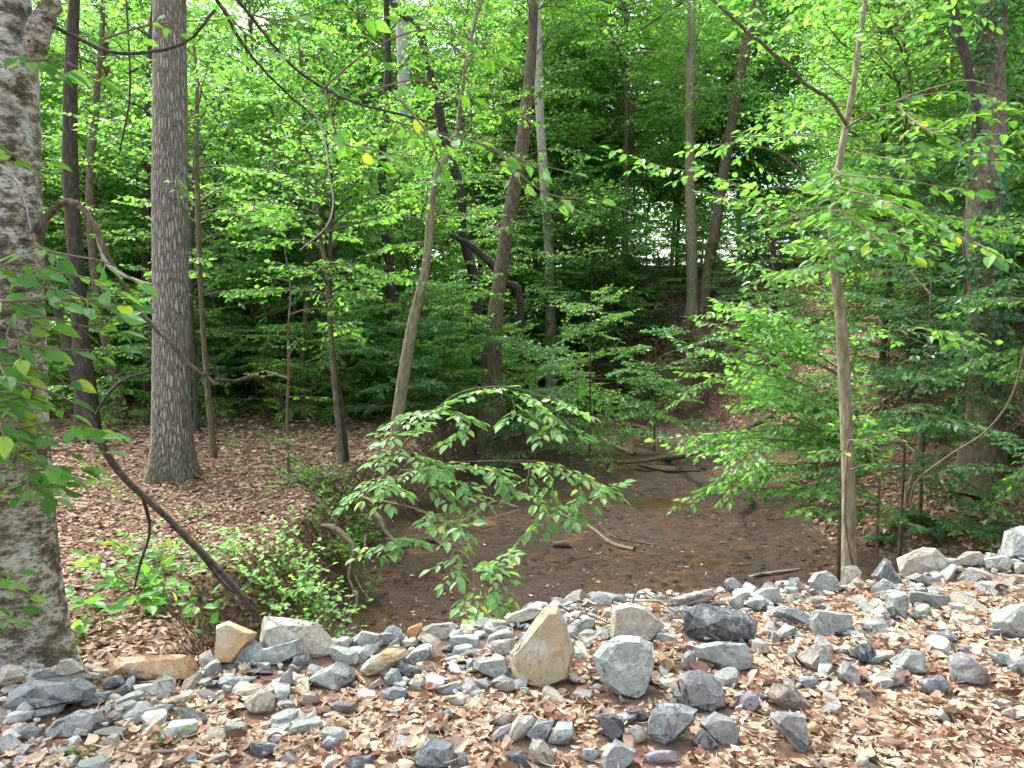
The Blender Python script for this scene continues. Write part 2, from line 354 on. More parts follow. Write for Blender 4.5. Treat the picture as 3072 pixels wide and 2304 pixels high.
def rockmat(name, a, b, c, vein=.3, stain=None, stripes=False):
    m, n, out = newmat(name); oi = N(n, 'ObjectInfo')
    tc = N(n, 'TexCoord'); vm = N(n, 'VectorMath', operation='ADD'); n.links.new(tc.outputs['Object'], vm.inputs[0])
    sc = N(n, 'VectorMath', operation='SCALE'); cb = N(n, 'CombineXYZ'); n.links.new(oi.outputs['Random'], cb.inputs[0]); n.links.new(oi.outputs['Random'], cb.inputs[1]); n.links.new(cb.outputs[0], sc.inputs[0]); sc.inputs['Scale'].default_value = 37.0
    n.links.new(sc.outputs[0], vm.inputs[1]); v = vm.outputs[0]
    t1 = N(n, 'TexNoise', Scale=11.0, Detail=9.0, Roughness=.72); n.links.new(v, t1.inputs[0])
    t2 = N(n, 'TexNoise', Scale=60.0, Detail=5.0, Roughness=.7); n.links.new(v, t2.inputs[0])
    col = ramp(n, t1.outputs[0], [(.3, a), (.5, b), (.68, c)]).outputs[0]
    col = mixc(n, .45, col, ramp(n, t2.outputs[0], [(.33, tuple(x * .5 for x in b)), (.7, tuple(min(.8, x * 1.45) for x in b))]).outputs[0])
    t3 = N(n, 'TexNoise', Scale=5.0, Detail=4.0, Distortion=.6); n.links.new(v, t3.inputs[0])
    pale = (.50, .52, .48)
    vn = ramp(n, t3.outputs[0], [(.487, (0, 0, 0)), (.5, (vein, vein, vein)), (.513, (0, 0, 0))]).outputs[0]
    col = mixc(n, vn, col, pale)
    t4 = N(n, 'TexNoise', Scale=14.0, Detail=8.0, Roughness=.7); n.links.new(v, t4.inputs[0])
    col = mixc(n, ramp(n, t4.outputs[0], [(.54, (0, 0, 0)), (.64, (.55, .55, .55))]).outputs[0], col, pale)
    if stain:
        t5 = N(n, 'TexNoise', Scale=3.4, Detail=4.0); n.links.new(v, t5.inputs[0])
        col = mixc(n, ramp(n, t5.outputs[0], [(.44, (0, 0, 0)), (.54, (.85, .85, .85))]).outputs[0], col, stain)
    hs = N(n, 'HueSaturation'); hs.inputs['Saturation'].default_value = .9; mr = N(n, 'MapRange'); n.links.new(oi.outputs['Random'], mr.inputs[0]); mr.inputs[3].default_value = 1.1; mr.inputs[4].default_value = 1.5
    n.links.new(mr.outputs[0], hs.inputs['Value']); n.links.new(col, hs.inputs['Color'])
    hh = mixc(n, .4, t1.outputs[0], t2.outputs[0])
    if stripes:
        wv = N(n, 'TexWave', Scale=9.0, Distortion=2.5, Detail=3.0); n.links.new(v, wv.inputs[0]); hh = mixc(n, .5, hh, wv.outputs[0])
    vr = N(n, 'TexVoronoi', Scale=13.0); n.links.new(v, vr.inputs[0]); hh = mixc(n, .35, hh, vr.outputs['Distance'])
    principled(n, out, hs.outputs[0], .8, bump(n, hh, .9, .045), .3)
    return m
ROCK = {
 'blue': rockmat('rock_blue_grey', (.15, .16, .162), (.24, .255, .253), (.35, .365, .358), .4),
 'green': rockmat('rock_green_grey', (.17, .19, .165), (.27, .295, .262), (.38, .405, .365), .5),
 'grey': rockmat('rock_grey', (.16, .16, .155), (.26, .26, .25), (.36, .36, .34)),
 'tan': rockmat('rock_tan_grey', (.25, .23, .17), (.38, .35, .27), (.50, .47, .38), .35),
 'ochre': rockmat('rock_ochre', (.30, .26, .18), (.44, .39, .28), (.56, .52, .42), .3, (.42, .27, .10)),
 'orange': rockmat('rock_orange', (.33, .21, .11), (.47, .31, .16), (.56, .46, .32), .2, (.45, .24, .09)),
 'dark': rockmat('rock_dark_slate', (.08, .086, .09), (.135, .143, .146), (.21, .217, .217), .4),
 'striped': rockmat('rock_striped_slate', (.05, .056, .062), (.10, .11, .12), (.17, .18, .19), .2, None, True),
 'hero': rockmat('rock_cream_ochre', (.36, .34, .26), (.45, .44, .36), (.54, .54, .47), .3, (.36, .27, .14)),
 'pale': rockmat('rock_pale', (.34, .34, .31), (.43, .43, .39), (.52, .52, .48), .3),
 'brown': rockmat('rock_brown', (.20, .16, .12), (.30, .245, .19), (.40, .34, .28), .3),
 'purple': rockmat('rock_purple_grey', (.18, .165, .18), (.27, .25, .27), (.38, .36, .38), .3)}
def litter_mat(name, cols, tf=.15, rough=.75):
    m, n, out = newmat(name); g = N(n, 'NewGeometry'); c = ramp(n, g.outputs['Random Per Island'], cols, 'LINEAR').outputs[0]
    t = N(n, 'TexNoise', Scale=35.0, Detail=3.0); n.links.new(coords(n), t.inputs[0])
    c = mixc(n, .35, c, ramp(n, t.outputs[0], [(.3, (.3, .2, .13)), (.7, (1, .97, .92))]).outputs[0], 'MULTIPLY')
    p = N(n, 'BsdfPrincipled'); n.links.new(c, p.inputs['Base Color']); p.inputs['Roughness'].default_value = rough; p.inputs['Specular IOR Level'].default_value = .25
    tr = N(n, 'BsdfTranslucent'); n.links.new(c, tr.inputs[0]); mx = N(n, 'MixShader'); mx.inputs[0].default_value = tf
    n.links.new(p.outputs[0], mx.inputs[1]); n.links.new(tr.outputs[0], mx.inputs[2]); n.links.new(mx.outputs[0], out.inputs[0]); return m
LIT_FG = litter_mat('dry_leaves_pale', [(0, (.20, .10, .065)), (.13, (.40, .21, .13)), (.28, (.55, .37, .25)), (.45, (.66, .52, .37)), (.8, (.76, .66, .48)), (.95, (.74, .66, .54)), (1, (.50, .19, .12))])
LIT_FL = litter_mat('dry_leaves_brown', [(0, (.10, .055, .035)), (.3, (.22, .125, .08)), (.6, (.34, .22, .15)), (.85, (.46, .34, .25)), (1, (.55, .45, .36))])
def ground_mat(name, kind):
    m, n, out = newmat(name); v = coords(n, (1, 1, 1))
    if kind == 'mud':
        a = N(n, 'TexNoise', Scale=1.1, Detail=5.0, Roughness=.6); n.links.new(v, a.inputs[0])
        b = N(n, 'TexNoise', Scale=9.0, Detail=7.0, Roughness=.68); n.links.new(v, b.inputs[0])
        f = N(n, 'TexNoise', Scale=42.0, Detail=4.0, Roughness=.6); n.links.new(v, f.inputs[0])
        c = ramp(n, a.outputs[0], [(.3, (.07, .043, .033)), (.48, (.11, .065, .047)), (.58, (.135, .078, .052)), (.66, (.215, .12, .065)), (.8, (.24, .13, .06))]).outputs[0]
        c = mixc(n, ramp(n, b.outputs[0], [(.42, (1, 1, 1)), (.49, (0, 0, 0))]).outputs[0], c, (.045, .028, .02)); c = mixc(n, ramp(n, f.outputs[0], [(.56, (0, 0, 0)), (.68, (.6, .6, .6))]).outputs[0], c, (.30, .21, .16))
        c = mixc(n, ramp(n, f.outputs[0], [(.28, (.8, .8, .8)), (.38, (0, 0, 0))]).outputs[0], c, (.03, .022, .018))
        h = mixc(n, .45, b.outputs[0], f.outputs[0])
        r = ramp(n, a.outputs[0], [(.4, (.65, .65, .65)), (.58, (.3, .3, .3))]).outputs[0]
        principled(n, out, c, r, bump(n, h, 1.0, .12), .3)
    else:
        a = N(n, 'TexNoise', Scale=1.4, Detail=5.0); n.links.new(v, a.inputs[0])
        b = N(n, 'TexVoronoi', Scale=16.0); b.feature = 'F1'; n.links.new(v, b.inputs[0])
        f = N(n, 'TexNoise', Scale=30.0, Detail=5.0, Roughness=.7); n.links.new(v, f.inputs[0])
        c = ramp(n, f.outputs[0], [(.3, (.05, .034, .024)), (.5, (.12, .08, .055)), (.7, (.25, .17, .12))]).outputs[0]
        cc = mixc(n, ramp(n, b.outputs['Color'], [(.3, (0, 0, 0)), (.8, (.7, .7, .7))]).outputs[0], c, (.24, .155, .105))
        if kind == 'bank':
            cc = mixc(n, ramp(n, a.outputs[0], [(.42, (0, 0, 0)), (.6, (.9, .9, .9))]).outputs[0], cc, (.06, .036, .024))
        if kind == 'fg': cc = mixc(n, .4, cc, (.22, .15, .10))
        principled(n, out, cc, .92, bump(n, mixc(n, .5, b.outputs[0], f.outputs[0]), .9, .05), .2)
    return m
MUD = ground_mat('mud', 'mud'); FLOOR = ground_mat('forest_floor', 'floor'); BANK = ground_mat('hillside_soil', 'bank'); FGM = ground_mat('embankment_soil', 'fg')
#@@TERRAIN
# ------------------------------------------------------------------ terrain
def spaced(lo, hi, fine_lo, fine_hi, st, grow=1.12):
    a = list(np.arange(fine_lo, fine_hi, st)); s = st; x = fine_hi
    up = []
    while x < hi: up.append(x); s *= grow; x += s
    dn = []; s = st; x = fine_lo - st
    while x > lo: dn.append(x); s *= grow; x -= s
    return np.array(dn[::-1] + a + up)
gx = spaced(-220, 220, -7, 10, .075, 1.09); gy = spaced(-40, 300, 1.5, 16, .075, 1.045)
X, Y = np.meshgrid(gx, gy); Z = H(X, Y)
GV = np.stack([X, Y, Z], -1).reshape(-1, 3); nx, ny = len(gx), len(gy)
i = np.arange(ny - 1)[:, None] * nx; j = np.arange(nx - 1)[None]
GF = np.stack([i + j, i + j + 1, i + nx + j + 1, i + nx + j], -1).reshape(-1, 4)
cx = GV[GF].mean(1); bh, ins = base_h(cx[:, 0], cx[:, 1]); s_ = crest_s(cx[:, 0], cx[:, 1])
isfg = cx[:, 2] > bh + .05; isfg &= (s_ < 4)
dl_ = dist_line(cx[:, 0], cx[:, 1], LEFT); dr_ = dist_line(cx[:, 0], cx[:, 1], RIGHT)
mud = (cx[:, 2] < -1.52 + .05 * vnoise(cx[:, 0], cx[:, 1], 3)) & ~isfg
zone = np.where(isfg, 0, np.where(mud, 1, np.where(dl_ < dr_, 2, 3)))
for k, (nm, mt) in enumerate([('embankment', FGM), ('creek_bed', MUD), ('forest_floor', FLOOR), ('hillside', BANK)]):
    f = GF[zone == k]; u, inv = np.unique(f, return_inverse=True)
    tag(link(nm, mesh_np(nm, [(GV[u], inv.reshape(f.shape), 0)], [mt], True)), kind='structure')
#@@WATER
mw, n_, o_ = newmat('silty_water'); tn = N(n_, 'TexNoise', Scale=3.0, Detail=4.0); n_.links.new(coords(n_), tn.inputs[0])
pp = principled(n_, o_, ramp(n_, tn.outputs[0], [(.3, (.05, .03, .02)), (.55, (.10, .055, .028)), (.75, (.16, .09, .045))]).outputs[0], .16, bump(n_, tn.outputs[0], .15, .01), .5)
wp = []; t_ = np.linspace(0, 2 * np.pi, 32, endpoint=False)
for k_, (a, b, c, d) in enumerate(POOLS):
    V_ = np.stack([a + c * 1.7 * np.cos(t_), b + d * 1.7 * np.sin(t_), np.full(32, -1.734 - .0015 * k_)], 1); V_ = np.vstack([V_, [[a, b, -1.734 - .0015 * k_]]]); wp.append((V_, np.array([[k, (k + 1) % 32, 32] for k in range(32)]), 0))
tag(link('shallow_water', mesh_np('shallow_water', wp, [mw])), kind='structure')

# ------------------------------------------------------------------ label book-keeping
BOOK = []           # (object, adjective phrase, noun, px, py)
USED = set()
#@@ROCKS
def outline_rock(pts, col, seed):
    """pts in photo px/3; builds a solid faceted rock whose widest section follows the outline"""
    rg = np.random.default_rng(seed)
    P = np.array(pts, float); c = P.mean(0); h = P[:, 1].max() - P[:, 1].min(); wd = P[:, 0].max() - P[:, 0].min()
    by = P[:, 1].max() - .07 * h
    p0, D = hit(c[0], min(by, 775)); tx = (c[0] - 512) / FPX; Dc = (4.0 + .05) / (1 - .32 * tx)
    low = P[:, 1] > c[1] + .2 * h; P2 = P.copy(); P2[low, 1] += .06 * h
    if D > Dc: D = Dc; gp = proj((tx * D, D, Hs(tx * D, D)))[1]; P2[low, 1] = np.maximum(P2[low, 1], min(gp, P[:, 1].max() + 14) + 2)
    sz = math.sqrt(h * wd) / FPX * D; th = .62 * min(h, wd * .8) / FPX * D + .1 * sz
    mid = np.array([W(x, y, D) for x, y in P2]); cc = mid.mean(0)
    fr = cc + (mid - cc) * rg.uniform(.55, .82, (len(P), 1)) - FW * th * rg.uniform(.25, .5, (len(P), 1)) + ZV * th * .1
    bk = cc + (mid - cc) * rg.uniform(.6, .85, (len(P), 1)) + FW * th * rg.uniform(.35, .6, (len(P), 1)) - ZV * th * .1
    flat = seed == 900 or rg.random() < .35
    if flat: fr = cc + (mid - cc) * .84 - FW * th * .42 + ZV * th * .1
    bm = bmesh.new()
    for q in np.vstack([mid, fr, bk]): bm.verts.new(q - cc)
    bmesh.ops.convex_hull(bm, input=bm.verts)
    bmesh.ops.delete(bm, geom=[v for v in bm.verts if not v.link_faces], context='VERTS')
    for _ in range(2 if flat else 6):
        nn = nrm(-FW * .7 + ZV * rg.uniform(0, .9) + RT * rg.normal(0, .9) + rg.normal(0, .3, 3)); mxs = max(float(np.dot(v.co, nn)) for v in bm.verts)
        bmesh.ops.bisect_plane(bm, geom=bm.verts[:] + bm.edges[:] + bm.faces[:], plane_co=Vector(nn * mxs * rg.uniform(.78, .93)), plane_no=Vector(nn), clear_outer=True)
        bmesh.ops.convex_hull(bm, input=bm.verts); bmesh.ops.delete(bm, geom=[v for v in bm.verts if not v.link_faces], context='VERTS')
    bmesh.ops.bevel(bm, geom=list(bm.edges), offset=sz * .008, segments=1, affect='EDGES', profile=.6, clamp_overlap=True)
    bmesh.ops.triangulate(bm, faces=bm.faces)
    for _ in range(4):
        le = [e for e in bm.edges if e.calc_length() > sz * .085]
        if not le: break
        bmesh.ops.subdivide_edges(bm, edges=le, cuts=1); bmesh.ops.triangulate(bm, faces=bm.faces)
    bm.normal_update()
    k = rg.uniform(-1, 1, (6, 3)) * (14 / max(sz, .05)) * .5; ph = rg.uniform(0, 6, 6)
    cut = [(nrm(rg.normal(0, 1, 3)), rg.uniform(.28, .42) * sz) for _ in range(4)]
    co = np.array([v.co[:] for v in bm.verts]); no = np.array([v.normal[:] for v in bm.verts])
    d = sum(np.sin(co @ k[q] + ph[q]) for q in range(6)) / 6
    step = np.round((co @ cut[0][0]) / sz * 7 + .6 * d) / 7 * sz
    co = co + no * (d[:, None] * sz * .02 + rg.normal(0, .0035, (len(co), 1)) * sz)
    for v, q in zip(bm.verts, co): v.co = q
    me = bpy.data.meshes.new('rock'); bm.to_mesh(me); bm.free()
    me.polygons.foreach_set('use_smooth', np.ones(len(me.polygons), bool)); me.set_sharp_from_angle(angle=R(15))
    me.materials.append(ROCK[col]); return me, cc, sz
ZO = {'a': (0, 1750, .3617), 'b': (750, 1750, .3617), 'c': (1500, 1750, .3617), 'd': (2250, 1550, .4544)}
HERO = '''a orange|850,650 950,625 1200,600 1400,590 1640,600 1700,760 1650,790 1450,810 1250,790 900,760
a blue|50,900 270,790 700,780 840,860 760,960 550,980 300,1020 150,1060 50,1080 20,1000
a pale|115,1050 210,970 270,1030 290,1110 180,1130
a blue|350,1260 480,1130 650,1050 860,1050 830,1200 700,1260 560,1230
a blue|140,1200 230,1170 350,1200 340,1290 200,1310 130,1270
a pale|600,970 730,850 760,920 640,1010
a grey|660,1000 780,910 940,890 940,940 720,1020
a dark|950,890 1100,800 1105,890 950,950
a tan|430,740 500,640 600,620 750,710 600,740
a tan|0,700 80,670 180,690 240,760 60,800 0,830
a tan|470,780 520,740 640,720 860,750 840,790
a purple|240,760 330,700 410,700 470,770 350,790
a green|1120,1110 1200,1040 1400,1000 1460,1010 1360,1090 1200,1130
a ochre|1780,540 1800,350 1900,310 2130,410 2100,470 1930,530
a tan|1650,600 1740,540 1780,620 1740,700 1680,690
a blue|1910,640 1960,500 2120,460 2190,540 2000,640
a blue|1400,710 1500,700 1590,780 1450,790
a blue|840,860 890,770 1010,760 1040,820 900,880
a green|1800,870 1880,780 2150,770 2050,860 1880,880
b tan|0,1050 -60,1000 60,880 210,910 220,1050 60,1080
b tan|50,320 110,270 300,290 560,320 680,450 700,500 480,600 150,510 60,450
b green|0,620 60,560 260,510 430,450 440,580 250,660 60,670
b dark|330,660 400,610 440,650 440,730 370,740
b grey|190,890 280,750 350,690 360,830 270,900 230,930
b green|470,800 560,730 720,650 880,710 870,790 740,870 560,860
b ochre|890,690 1060,640 1130,540 1330,540 1280,620 1100,730 950,770
b green|1290,620 1350,560 1500,520 1500,590 1440,690 1330,660
b dark|1210,700 1290,660 1440,700 1430,750 1300,790 1220,740
b green|1110,780 1170,700 1230,710 1300,860 1130,850
b tan|1310,830 1370,770 1460,800 1440,890 1340,890
b blue|1070,890 1200,850 1310,870 1330,940 1200,970 1090,940
b grey|1530,870 1750,800 1760,850 1660,910 1550,900
b dark|1600,580 1780,590 1790,620 1620,620
b blue|1620,710 1700,670 1800,680 1810,720 1640,740
b green|1840,650 2120,610 2180,790 2050,790 1850,700
b tan|2010,850 2060,790 2180,800 2212,870 2110,910
b blue|1110,440 1110,380 1180,335 1260,370 1270,430 1150,450
b orange|1290,380 1430,315 1430,380 1330,430
b tan|1420,370 1500,340 1680,320 1740,360 1600,400 1440,420
b green|870,450 930,390 1090,420 1080,470 920,560
b pale|550,590 600,520 710,500 740,560 600,610
b grey|710,510 790,440 870,450 850,500 740,540
b green|1640,430 1690,380 1770,410 1800,510 1710,510
b blue|1350,1450 1440,1330 1520,1270 1690,1320 1700,1500 1500,1530 1360,1500
b blue|1710,1400 1790,1400 1820,1530 1710,1510
b dark|770,1530 850,1440 1000,1420 1030,1480 1020,1532
b blue|580,1320 650,1260 740,1290 730,1370 610,1380
b brown|390,970 450,900 560,900 580,980 470,1030
b blue|1560,1080 1650,1040 1690,1100 1630,1130
b brown|2000,1130 2080,1060 2180,1080 2160,1160 2050,1180
b tan|1980,480 2180,455 2180,590 2000,600
b dark|0,1310 180,1320 240,1380 100,1440 0,1430
b grey|1960,1290 2060,1200 2180,1160 2212,1230 2070,1310
b tan|980,850 1080,780 1110,830 1010,880
c green|770,600 860,490 1000,430 1160,440 1250,520 1280,680 1200,900 1130,950 980,900 830,780
c tan|930,190 1060,160 1200,190 1360,340 1270,460 960,450 890,480
c dark|1500,400 1530,240 1660,160 1790,220 2050,250 2140,330 2100,450 1920,480 1620,480
c green|1600,520 1800,480 2040,500 2100,600 2090,690 1960,720 1640,620
c blue|1510,600 1570,550 1640,580 1650,680 1560,730 1500,680
c grey|1440,930 1470,800 1560,720 1730,720 1830,830 1910,990 1740,1060 1540,1010
c blue|1230,1170 1320,980 1500,1000 1650,1050 1650,1100 1420,1310 1340,1340 1230,1240
c grey|1650,1160 1780,1060 1930,1120 1980,1220 1960,1320 1810,1310 1700,1240
c blue|1600,1300 1680,1200 1810,1340 1740,1370 1620,1340
c blue|210,1250 300,1140 460,1130 380,1310 270,1290
c tan|0,1280 150,1100 270,1090 310,1130 200,1260 60,1320
c green|380,1310 480,1150 600,1140 620,1230 560,1330 430,1330
c dark|770,1090 900,1070 1030,1110 1030,1220 940,1310 870,1200
c tan|240,1380 270,1280 360,1300 480,1430 440,1520 300,1480
c blue|830,1430 960,1290 1130,1380 1100,1470 1000,1532 830,1520
c dark|60,1420 180,1390 270,1480 240,1532 70,1520
c blue|680,1370 780,1360 820,1420 760,1480 690,1450
c tan|1060,1210 1130,1170 1220,1210 1210,1300 1130,1330
c tan|30,280 280,180 360,210 290,290 150,320 60,310
c grey|720,270 760,210 820,200 800,280
c tan|820,290 870,220 950,230 930,310
c green|560,350 720,280 790,290 780,360 640,420 580,400
c tan|1330,180 1420,120 1690,70 1800,30 1830,80 1700,160 1400,200
c ochre|1290,600 1340,570 1470,670 1460,760 1370,740
c green|2000,170 2150,90 2260,140 2150,240 2050,200
c purple|1980,970 2060,880 2160,920 2150,1020 2060,1090 1990,1050
c purple|1170,1440 1280,1380 1480,1390 1470,1480 1220,1500
c blue|1880,130 2000,90 2030,200 1940,240
c pale|830,400 910,360 920,440 860,450
c dark|1040,1050 1180,1040 1240,1120 1180,1150 1050,1110
d green|380,430 420,370 500,355 570,400 600,490 440,500
d green|790,480 890,400 950,430 930,490 830,530
d dark|800,390 860,300 940,330 1000,440 990,470 860,430
d blue|860,310 890,265 940,300 940,330
d green|890,590 910,500 1040,500 1050,600 1020,690 930,660
d green|400,780 385,680 430,610 560,630 670,640 680,720 620,770 520,780
d grey|730,730 740,680 870,670 960,750 960,780 840,790
d tan|310,930 440,830 540,850 560,930 480,970 410,1010
d striped|660,890 700,850 800,840 860,950 800,990 680,920
d blue|570,1020 620,950 690,990 740,1090 660,1110 590,1060
d green|930,960 1030,870 1160,890 1160,1030 1050,1040
d tan|800,1080 870,1020 960,1000 1030,1080 1000,1110 860,1130
d blue|1110,1080 1260,1040 1330,1110 1260,1180 1150,1160
d grey|1320,930 1390,890 1470,930 1540,1010 1600,1060 1530,1120 1350,1080
d green|1590,640 1690,590 1809,570 1900,640 1900,780 1809,800 1720,810 1610,720
d blue|300,1070 420,1065 470,1100 460,1130 350,1130
d brown|100,1180 170,1100 300,1110 420,1240 330,1280 230,1270
d grey|130,1320 180,1280 360,1300 380,1500 340,1565 230,1430
d tan|950,270 1120,200 1250,210 1330,300 1290,340 1180,320 1000,320
d tan|1350,290 1430,230 1520,230 1560,290 1480,320 1360,310
d pale|1540,270 1720,250 1740,300 1690,370 1560,330
d pale|1650,200 1720,80 1800,55 1900,100 1900,260 1760,240
d blue|1150,760 1300,750 1380,790 1340,830 1200,810
d dark|1220,830 1340,830 1350,880 1250,890
d pale|1220,1300 1260,1260 1330,1340 1280,1370
d brown|1640,1300 1720,1250 1780,1320 1720,1350
d green|0,520 80,470 200,460 220,510 130,590 30,590
d pale|390,1640 410,1590 490,1659 450,1700
d grey|690,1630 760,1610 830,1640 800,1680 700,1680
d grey|1030,400 1100,370 1200,400 1210,450 1130,460
d pale|1090,460 1200,470 1200,495 1100,500
d tan|600,330 700,320 740,360 700,390 620,370
d green|1700,950 1809,920 1850,1000 1809,1060 1720,1020
d green|1560,880 1700,900 1740,960 1640,980
d grey|1380,870 1440,840 1490,910 1440,920
d dark|1560,740 1700,770 1710,810 1570,820
d blue|700,1150 780,1140 830,1190 780,1210
d blue|120,830 150,750 200,790 190,850
d blue|250,400 330,400 350,440 260,460
d tan|1740,310 1809,300 1860,340 1820,390 1750,370
c hero|60,600 280,310 370,200 480,190 530,290 620,570 560,770 330,860 130,800'''
HERO_BOX = []; ROCKXY = []
CNAME = {'blue': 'blue-grey', 'green': 'greenish grey', 'grey': 'plain grey', 'tan': 'tan-grey', 'ochre': 'ochre-stained', 'orange': 'orange-brown', 'dark': 'dark slate', 'striped': 'dark striped', 'pale': 'whitish', 'brown': 'brownish', 'purple': 'purplish grey'}
LAND = {}
FIXED = {0: ('long orange-brown slab lying flat at the left crest of the rock pile', 'long orange slab'),
         1: ('long low blue-grey slab at the left edge below the big trunk', 'long grey slab at the left edge'),
         20: ('big tan-grey boulder with a flat top at the foot of the leaning dead stem', 'big tan boulder by the grassy clump'),
         54: ('large greenish grey boulder with white veins right of the upright ochre boulder', 'large white-veined boulder'),
         55: ('broad tan-grey block standing on the crest above the white-veined boulder', 'tan block on the crest'),
         56: ('large dark slate block with square facets on the crest, right of the tan block', 'large dark slate block'),
         }
for hi_, line in enumerate(HERO.split('\n')):
    hd, ps = line.split('|'); z, colr = hd.split(); ox, oy, sc = ZO[z]
    pts = [((ox + sc * float(a.split(',')[0])) / 3, (oy + sc * float(a.split(',')[1])) / 3) for a in ps.split()]
    hero = colr == 'hero'
    me, cc, sz = outline_rock(pts, colr, 900 if hero else 100 + hi_)
    o = link('boulder' if sz > .2 else 'rock', me, None, cc)
    ROCKXY.append((cc[0], cc[1], (max(p_[0] for p_ in pts) - min(p_[0] for p_ in pts)) / FPX * proj(cc)[2] * .5, sz * .42))
    P = np.array(pts); HERO_BOX.append((P[:, 0].min(), P[:, 0].max(), P[:, 1].min(), P[:, 1].max()))
    mx = P.mean(0); wd = np.ptp(P[:, 0]); ht = np.ptp(P[:, 1])
    if hero:
        tag(o, 'tall upright boulder with ochre and cream faces, the largest pale stone on the crest', 'boulder', 'rocks of the stone embankment'); LAND['tall upright ochre boulder'] = mx
    elif hi_ in FIXED:
        tag(o, FIXED[hi_][0], 'boulder' if sz > .2 else 'rock', 'rocks of the stone embankment'); LAND[FIXED[hi_][1]] = mx
    else:
        shape = 'slab-like' if wd > 2.2 * ht else 'upright' if ht > 1.15 * wd else 'pointed' if len(pts) <= 4 else 'blocky' if len(pts) <= 6 else 'many-sided'
        tag(o, None, 'boulder' if sz > .2 else 'rock', 'rocks of the stone embankment')
        BOOK.append([o, ('large ' if sz > .2 else 'mid-sized ' if sz > .12 else 'small ') + CNAME[colr] + ' ' + shape, 'rock', mx[0], mx[1]])
# generic angular stones
def chip(seed, col, sub=2):
    rg = np.random.default_rng(seed); bm = bmesh.new(); bmesh.ops.create_icosphere(bm, subdivisions=sub, radius=1)
    co = np.array([v.co[:] for v in bm.verts])
    for _ in range(13):
        nn = nrm(rg.normal(0, 1, 3)); dd = rg.uniform(.42, .78); q = co @ nn; co = np.where((q > dd)[:, None], co - (q - dd)[:, None] * nn, co)
    co *= rg.uniform(.6, 1.0, 3) * np.array([1.15, 1, .75]); co += rg.normal(0, .012, co.shape)
    for v, q in zip(bm.verts, co): v.co = q
    me = bpy.data.meshes.new('rock'); bm.to_mesh(me); bm.free()
    me.polygons.foreach_set('use_smooth', np.ones(len(me.polygons), bool)); me.set_sharp_from_angle(angle=R(22)); me.materials.append(ROCK[col]); return me
CH = [(c, chip(300 + 7 * k, c, 3)) for k, c in enumerate(['blue', 'tan', 'green', 'grey', 'tan', 'green', 'pale', 'grey', 'tan', 'dark', 'blue', 'tan', 'brown', 'green'])]
crest_px = []
cnt = 0; tries = 0; placed = []
while cnt < 155 and tries < 9000:
    tries += 1
    if cnt < 118:   # along the crest
        x = rng.uniform(-2.6, 4.0); y = 4.0 + .32 * x + .10 * math.sin(1.9 * x + .5) + rng.normal(-.1, .17); s = rng.uniform(.055, .14) * (.72 + .1 * (x + 2.6))
    else:
        x = rng.uniform(-2.2, 3.9); y = rng.uniform(2.35, 4.0 + .3 * x); s = rng.uniform(.035, .085)
    p = np.array([x, y, Hs(x, y) + s * .15]); px, py, D = proj(p)
    if not (-20 < px < 1045 and py < 790): continue
    rpx = s / D * FPX
    if any(a - rpx * .5 < px < b + rpx * .5 and c - rpx * .3 < py < d + rpx * .3 for a, b, c, d in HERO_BOX): continue
    if any(math.hypot(px - a, (py - b) * 1.3) < (rpx + c) * .68 for a, b, c in placed): continue
    placed.append((px, py, rpx))
    c, me = CH[rng.integers(len(CH))]; o = link('rock', me, None, p)
    o.rotation_euler = rng.uniform(-3, 3, 3) * np.array([.2, .2, 1]); o.scale = s * rng.uniform(.8, 1.35, 3) * np.array([1.25, 1, .9])
    tag(o, None, 'rock', 'rocks of the stone embankment'); cnt += 1
    BOOK.append([o, 'small ' + CNAME[c], 'stone', px, py])
#@@LITTER
# gravel chips between the rocks: nobody could count them
def scatter_gravel():
    T = []
    for k in range(5):
        rg = np.random.default_rng(k); bm = bmesh.new(); bmesh.ops.create_icosphere(bm, subdivisions=2, radius=1); co = np.array([v.co[:] for v in bm.verts])
        for _ in range(8):
            nn = nrm(rg.normal(0, 1, 3)); dd = rg.uniform(.3, .6); q = co @ nn; co = np.where((q > dd)[:, None], co - (q - dd)[:, None] * nn, co)
        co = co * rg.uniform(.8, 1.5, 3)
        T.append((co, np.array([[v.index for v in f.verts] for f in bm.faces]))); bm.free()
    parts = []; n = 1500
    x = rng.uniform(-2.8, 4.6, n); cr = 4.0 + .32 * x + .10 * np.sin(1.9 * x + .5); y = cr - np.abs(rng.normal(0, .75, n)) * rng.choice([1, 1, -.35], n)
    z = H(x, y)
    for k in range(n):
        co, f = T[k % 5]; s = .016 + .045 * rng.random() ** 1.6; a = rng.uniform(0, 6); ca, sa = math.cos(a), math.sin(a)
        v = co * s * rng.uniform(.6, 1.3, 3); v = v @ np.array([[ca, sa, 0], [-sa, ca, 0], [0, 0, 1]]); parts.append((v + [x[k], y[k], z[k] + .018], f, k % 5))
    return mesh_np('gravel', parts, [ROCK['blue'], ROCK['green'], ROCK['grey'], ROCK['tan'], ROCK['pale']])
tag(link('gravel', scatter_gravel()), 'stone chips strewn between the rocks along the embankment', 'gravel', None, 'stuff')
